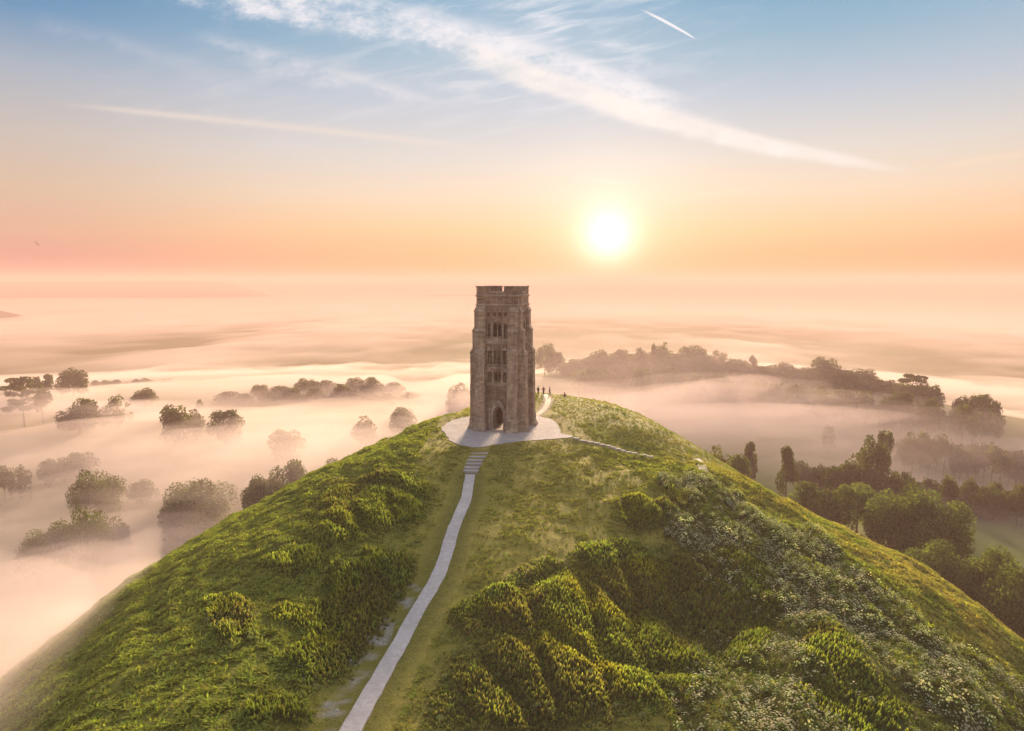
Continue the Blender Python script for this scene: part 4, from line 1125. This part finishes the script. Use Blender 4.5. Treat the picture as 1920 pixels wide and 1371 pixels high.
# cow parsley and low leafy growth on the right flank
V_, F_, W_ = [], [], []
for (hx, hy, hz, r_) in ((0, 0, 1.0, .10), (.22, .1, .85, .075), (-.16, .18, .78, .08), (.02, -.22, .88, .075)):
    b_ = len(V_); V_ += [(hx - r_, hy - r_ * .3, hz), (hx + r_ * .3, hy - r_, hz + .02), (hx + r_, hy + r_ * .3, hz), (hx - r_ * .3, hy + r_, hz - .02)]; F_ += [(b_, b_ + 1, b_ + 2), (b_, b_ + 2, b_ + 3)]; W_ += [1] * 4
    b_ = len(V_); V_ += [(-.012, 0, 0), (.012, 0, 0), (hx, hy, hz)]; F_ += [(b_, b_ + 1, b_ + 2)]; W_ += [0, 0, .1]
for i in range(5):
    th = 2.4 * i; c_, s_ = math.cos(th), math.sin(th); b_ = len(V_); h_ = .25 + .08 * i
    V_ += [(0, 0, h_ - .1), (.30 * c_ - .12 * s_, .30 * s_ + .12 * c_, h_ + .05), (.30 * c_ + .12 * s_, .30 * s_ - .12 * c_, h_)]; F_ += [(b_, b_ + 1, b_ + 2)]; W_ += [0, .15, .15]
x, y, z, px, py = scatter(200000)
pa = zgrid(x, y, PA); ne = zgrid(x, y, NE); dist = np.hypot(x - CAM[0], y - CAM[1])
nz = fbm(x * .40, y * .22, 161, 4)
keep = (rng.random(len(x)) > ne * .9) & (pa > .3) & (rng.random(len(x)) < (.85 * sst(.38, .58, nz) + .14))
x, y, z = [q[keep] for q in (x, y, z)]; nz = nz[keep]
hgt = rng.uniform(.55, 1.05, len(x)) * (.7 + .6 * nz)
grow('cow_parsley', V_, F_, W_, x, y, z, np.c_[hgt * .8, hgt * .8], jit(len(x), (.06, .09, .025)), jit(len(x), (.56, .53, .36), .4), (np.full(len(x), .1), np.full(len(x), -.1)), HERB, 'white flowered cow parsley spread over the right flank of the hill')
rgb_ = np.random.default_rng(9); nq = 22; D_ = rgb_.normal(size=(nq, 3)); D_[:, 2] = np.abs(D_[:, 2]); D_ /= np.linalg.norm(D_, axis=1)[:, None]
q_ = quads(D_ * np.array([.42, .42, .5]), D_ + np.array([0, 0, .4]), np.full(nq, .085), rgb_); q_[:, 2] = np.maximum(q_[:, 2], -.1)
qf = np.array([(4 * i, 4 * i + 1, 4 * i + 2) for i in range(nq)] + [(4 * i, 4 * i + 2, 4 * i + 3) for i in range(nq)])
x, y, z, px, py = scatter(170000)
pa = zgrid(x, y, PA); ne = zgrid(x, y, NE); nz = fbm(x * .22 + 7, y * .22, 171, 3); rough = fbm(x * .12, y * .12, 181, 2)
lft = (x < -8) & (dist_line(x, y, PATHL[::6]) > 4)
keep = (rng.random(len(x)) > ne * .85) & (rng.random(len(x)) < np.where((pa > .3) | (ne > .3), .40 * sst(.38, .55, nz), np.where(lft | (x > 18), .16 * sst(.54, .66, nz), .02 * sst(.5, .6, nz))))
x, y, z, nz = [q[keep] for q in (x, y, z, nz)]
s_ = rng.uniform(.25, .8, len(x)); pal = (rng.random(len(x)) < .5)[:, None]
grow('low_leafy_growth', q_, qf, np.clip(q_[:, 2] * 2, 0, 1), x, y, z, s_, jit(len(x), (.05, .085, .022)), np.where(pal, jit(len(x), (.27, .29, .12)), jit(len(x), (.16, .20, .045))), (np.zeros(len(x)), np.zeros(len(x))), HERB, 'low leafy brambles and hogweed clumps among the grass')

# loose pale stones on the scrape beside the path
x, y, z, px, py = scatter(90000); keep = zgrid(x, y, scrw) > .25; x, y, z = [q[keep][:1500] for q in (x, y, z)]
ST = np.array([(-1, -.7, 0), (.9, -.8, 0), (1, .8, 0), (-.8, .9, 0), (-.5, -.4, .55), (.5, -.3, .5), (.4, .5, .6), (-.5, .4, .45)])
SF = [(0, 1, 5), (0, 5, 4), (1, 2, 6), (1, 6, 5), (2, 3, 7), (2, 7, 6), (3, 0, 4), (3, 4, 7), (4, 5, 6), (4, 6, 7)]
grow('loose_stones', ST, SF, np.zeros(8), x, y, z, rng.uniform(.03, .12, len(x)), jit(len(x), (.42, .40, .36)), jit(len(x), (.42, .40, .36)), (np.zeros(len(x)), np.zeros(len(x))), None, 'scatter of small pale stones beside the path', sink=.02).data.materials.append(plain('pale_stone', (.42, .40, .36)))

# ------------------------------------------------------------------ people on the brow behind the tower
SKINM = plain('skin', (.35, .20, .14)); DARKM = plain('dark_cloth', (.035, .03, .045)); REDM = plain('red_cloth', (.16, .03, .025)); BLUEM = plain('blue_cloth', (.04, .05, .09)); HAIRM = plain('hair', (.03, .02, .015))
def skinned(name, J_, Ed, Rd, mat, parent=None, sub=1, root=0):
    me = bpy.data.meshes.new(name); me.from_pydata([tuple(j) for j in J_], Ed, []); me.skin_vertices or None
    ob = bpy.data.objects.new(name, me); COL.objects.link(ob)
    md = ob.modifiers.new('s', 'SKIN'); 
    for i, r_ in enumerate(Rd): me.skin_vertices[0].data[i].radius = (r_, r_) if not isinstance(r_, tuple) else r_; me.skin_vertices[0].data[i].use_root = (i == root)
    sb_ = ob.modifiers.new('u', 'SUBSURF'); sb_.levels = sub; sb_.render_levels = sub
    m2 = bpy.data.meshes.new_from_object(ob.evaluated_get(DG())); m2.name = name; m2.materials.clear()
    for p_ in m2.polygons: p_.use_smooth = True
    bpy.data.objects.remove(ob); return link(name, m2, mat, parent)
def ell(name, c_, r_, mat, parent):
    bm = bmesh.new(); bmesh.ops.create_uvsphere(bm, u_segments=10, v_segments=7, radius=1); bmesh.ops.scale(bm, vec=r_, verts=bm.verts); bmesh.ops.translate(bm, vec=c_, verts=bm.verts)
    me = bpy.data.meshes.new(name); bm.to_mesh(me); bm.free(); return link(name, me, mat, parent)
def person(loc, yaw, label, pose, top, leg):
    r_ = empty('person', loc, yaw); tag(r_, label, 'person', 'people on the brow of the hill')
    if pose == 'sit':
        hip = (0, 0, .12); ch = (0, -.10, .50); nk = (0, -.10, .62); hd = (0, -.12, .74)
        kn = [(-.13, -.34, .42), (.13, -.34, .42)]; ft = [(-.13, -.50, .05), (.13, -.50, .05)]; el = [(-.26, -.18, .36), (.26, -.18, .36)]; ha = [(-.12, -.38, .38), (.12, -.38, .38)]
    else:
        st = .22 if pose == 'walk' else .04
        hip = (0, 0, .92); ch = (0, 0, 1.32); nk = (0, 0, 1.48); hd = (0, -.02, 1.62)
        kn = [(-.09, -st * .8, .49), (.09, st * .2, .48)]; ft = [(-.10, -st, .06), (.10, st, .06)]
        el = [(-.26, .03, 1.12), (.26, .03, 1.12)] if pose != 'hips' else [(-.38, .03, 1.15), (.38, .03, 1.15)]; ha = [(-.27, -.06, .86), (.27, -.06, .86)] if pose != 'hips' else [(-.19, -.06, .98), (.19, -.06, .98)]
    sh = [(-.18, ch[1], ch[2] + .08), (.18, ch[1], ch[2] + .08)]
    J_ = [hip, ch, nk, hd, (hd[0], hd[1], hd[2] + .11), *sh, *el, *ha, *[(s_ * .09, hip[1], hip[2] - .03) for s_ in (-1, 1)], *kn, *ft, *[(f_[0], f_[1] - .16, .04) for f_ in ft]]
    Ed = [(0, 1), (1, 2), (2, 3), (3, 4), (1, 5), (1, 6), (5, 7), (6, 8), (7, 9), (8, 10), (0, 11), (0, 12), (11, 13), (12, 14), (13, 15), (14, 16), (15, 17), (16, 18)]
    Rd = [.13, .15, .055, .085, .07, .065, .065, .045, .045, .035, .035, .09, .09, .065, .065, .045, .045, .04, .035]
    skinned('body', J_, Ed, Rd, SKINM, r_)
    skinned('jacket', [hip, ch, (nk[0], nk[1], nk[2] - .04), *sh, *el, *[tuple(np.array(e) * .25 + np.array(h) * .75) for e, h in zip(el, ha)]], [(0, 1), (1, 2), (1, 3), (1, 4), (3, 5), (4, 6), (5, 7), (6, 8)], [.155, .18, .075, .085, .085, .065, .065, .052, .052], top, r_)
    skinned('trousers', [(hip[0], hip[1], hip[2] + .02), *[(s_ * .095, hip[1], hip[2] - .04) for s_ in (-1, 1)], *kn, *[tuple(np.array(f_) + [0, 0, .06]) for f_ in ft]], [(0, 1), (0, 2), (1, 3), (2, 4), (3, 5), (4, 6)], [.15, .11, .11, .085, .085, .062, .062], leg, r_)
    ell('hair', (hd[0], hd[1] + .03, hd[2] + .07), (.105, .115, .11), HAIRM, r_)
    return r_
def brow(px, rr_):
    d_ = pdir(px, 745); h_ = math.hypot(d_[0], d_[1]); x_ = CAM[0] + d_[0] / h_ * rr_; y_ = CAM[1] + d_[1] / h_ * rr_
    return (x_, y_, float(zgrid(np.array([x_]), np.array([y_]))[0]))
person(brow(1009, 139), 2.6, 'standing person in dark clothes closest to the tower edge', 'stand', DARKM, DARKM)
person(brow(1019, 139), .3, 'middle one of the three standing people, elbows out, in a red jacket', 'hips', REDM, DARKM)
person(brow(1030.5, 139), 1.7, 'slim person mid stride, rightmost of the three standing on the brow', 'walk', DARKM, BLUEM)
person(brow(1058, 138), 2.4, 'person sitting alone on the grass right of the three standing people', 'sit', REDM, BLUEM)

# ------------------------------------------------------------------ birds
def bird(px, py, R, span, roll, yaw, label):
    q = polar(px, py, R); r_ = empty('bird', tuple(q), yaw); tag(r_, label, 'bird', 'birds in the morning sky'); r_.rotation_euler = (0, roll, yaw)
    s_ = span / 2
    skinned('body', [(0, .34 * s_, 0), (0, .1 * s_, 0), (0, -.3 * s_, .0), (0, -.48 * s_, .02), (0, -.6 * s_, .01)], [(0, 1), (1, 2), (2, 3), (3, 4)], [.03 * s_, .13 * s_, .14 * s_, .09 * s_, .02 * s_], DARKM, r_)
    for k in (-1, 1):
        V_ = [(k * .06 * s_, .12 * s_, 0), (k * .06 * s_, -.22 * s_, .0), (k * .5 * s_, -.30 * s_, .12 * s_), (k * .45 * s_, .12 * s_, .10 * s_), (k * s_, .05 * s_, -.05 * s_)]
        V2 = [(a_, b_, c_ + .02 * s_) for a_, b_, c_ in V_]
        F_ = [(0, 1, 2), (0, 2, 3), (3, 2, 4), (5, 7, 6), (5, 8, 7), (8, 9, 7), (0, 5, 6), (0, 6, 1), (1, 6, 7), (1, 7, 2), (2, 7, 9), (2, 9, 4), (4, 9, 8), (4, 8, 3), (3, 8, 5), (3, 5, 0)]
        link('wing', mesh_np('wing', V_ + V2, None, F_), DARKM, r_)
    link('tail', mesh_np('tail', [(0, .3 * s_, .01), (-.12 * s_, .62 * s_, .0), (0, .52 * s_, .02), (.12 * s_, .62 * s_, .0), (0, .3 * s_, -.02 * s_)], None, [(0, 1, 2), (0, 2, 3), (4, 2, 1), (4, 3, 2)]), DARKM, r_)
bird(69, 457, 85, .62, .9, .8, 'small dark bird banking at far left of the orange sky')
bird(641, 412, 88, .34, .2, 2.0, 'tiny distant bird high over the misty trees left of the tower')
bird(831, 505, 95, .34, -.3, 1.2, 'tiny bird near the skyline just left of the tower top')
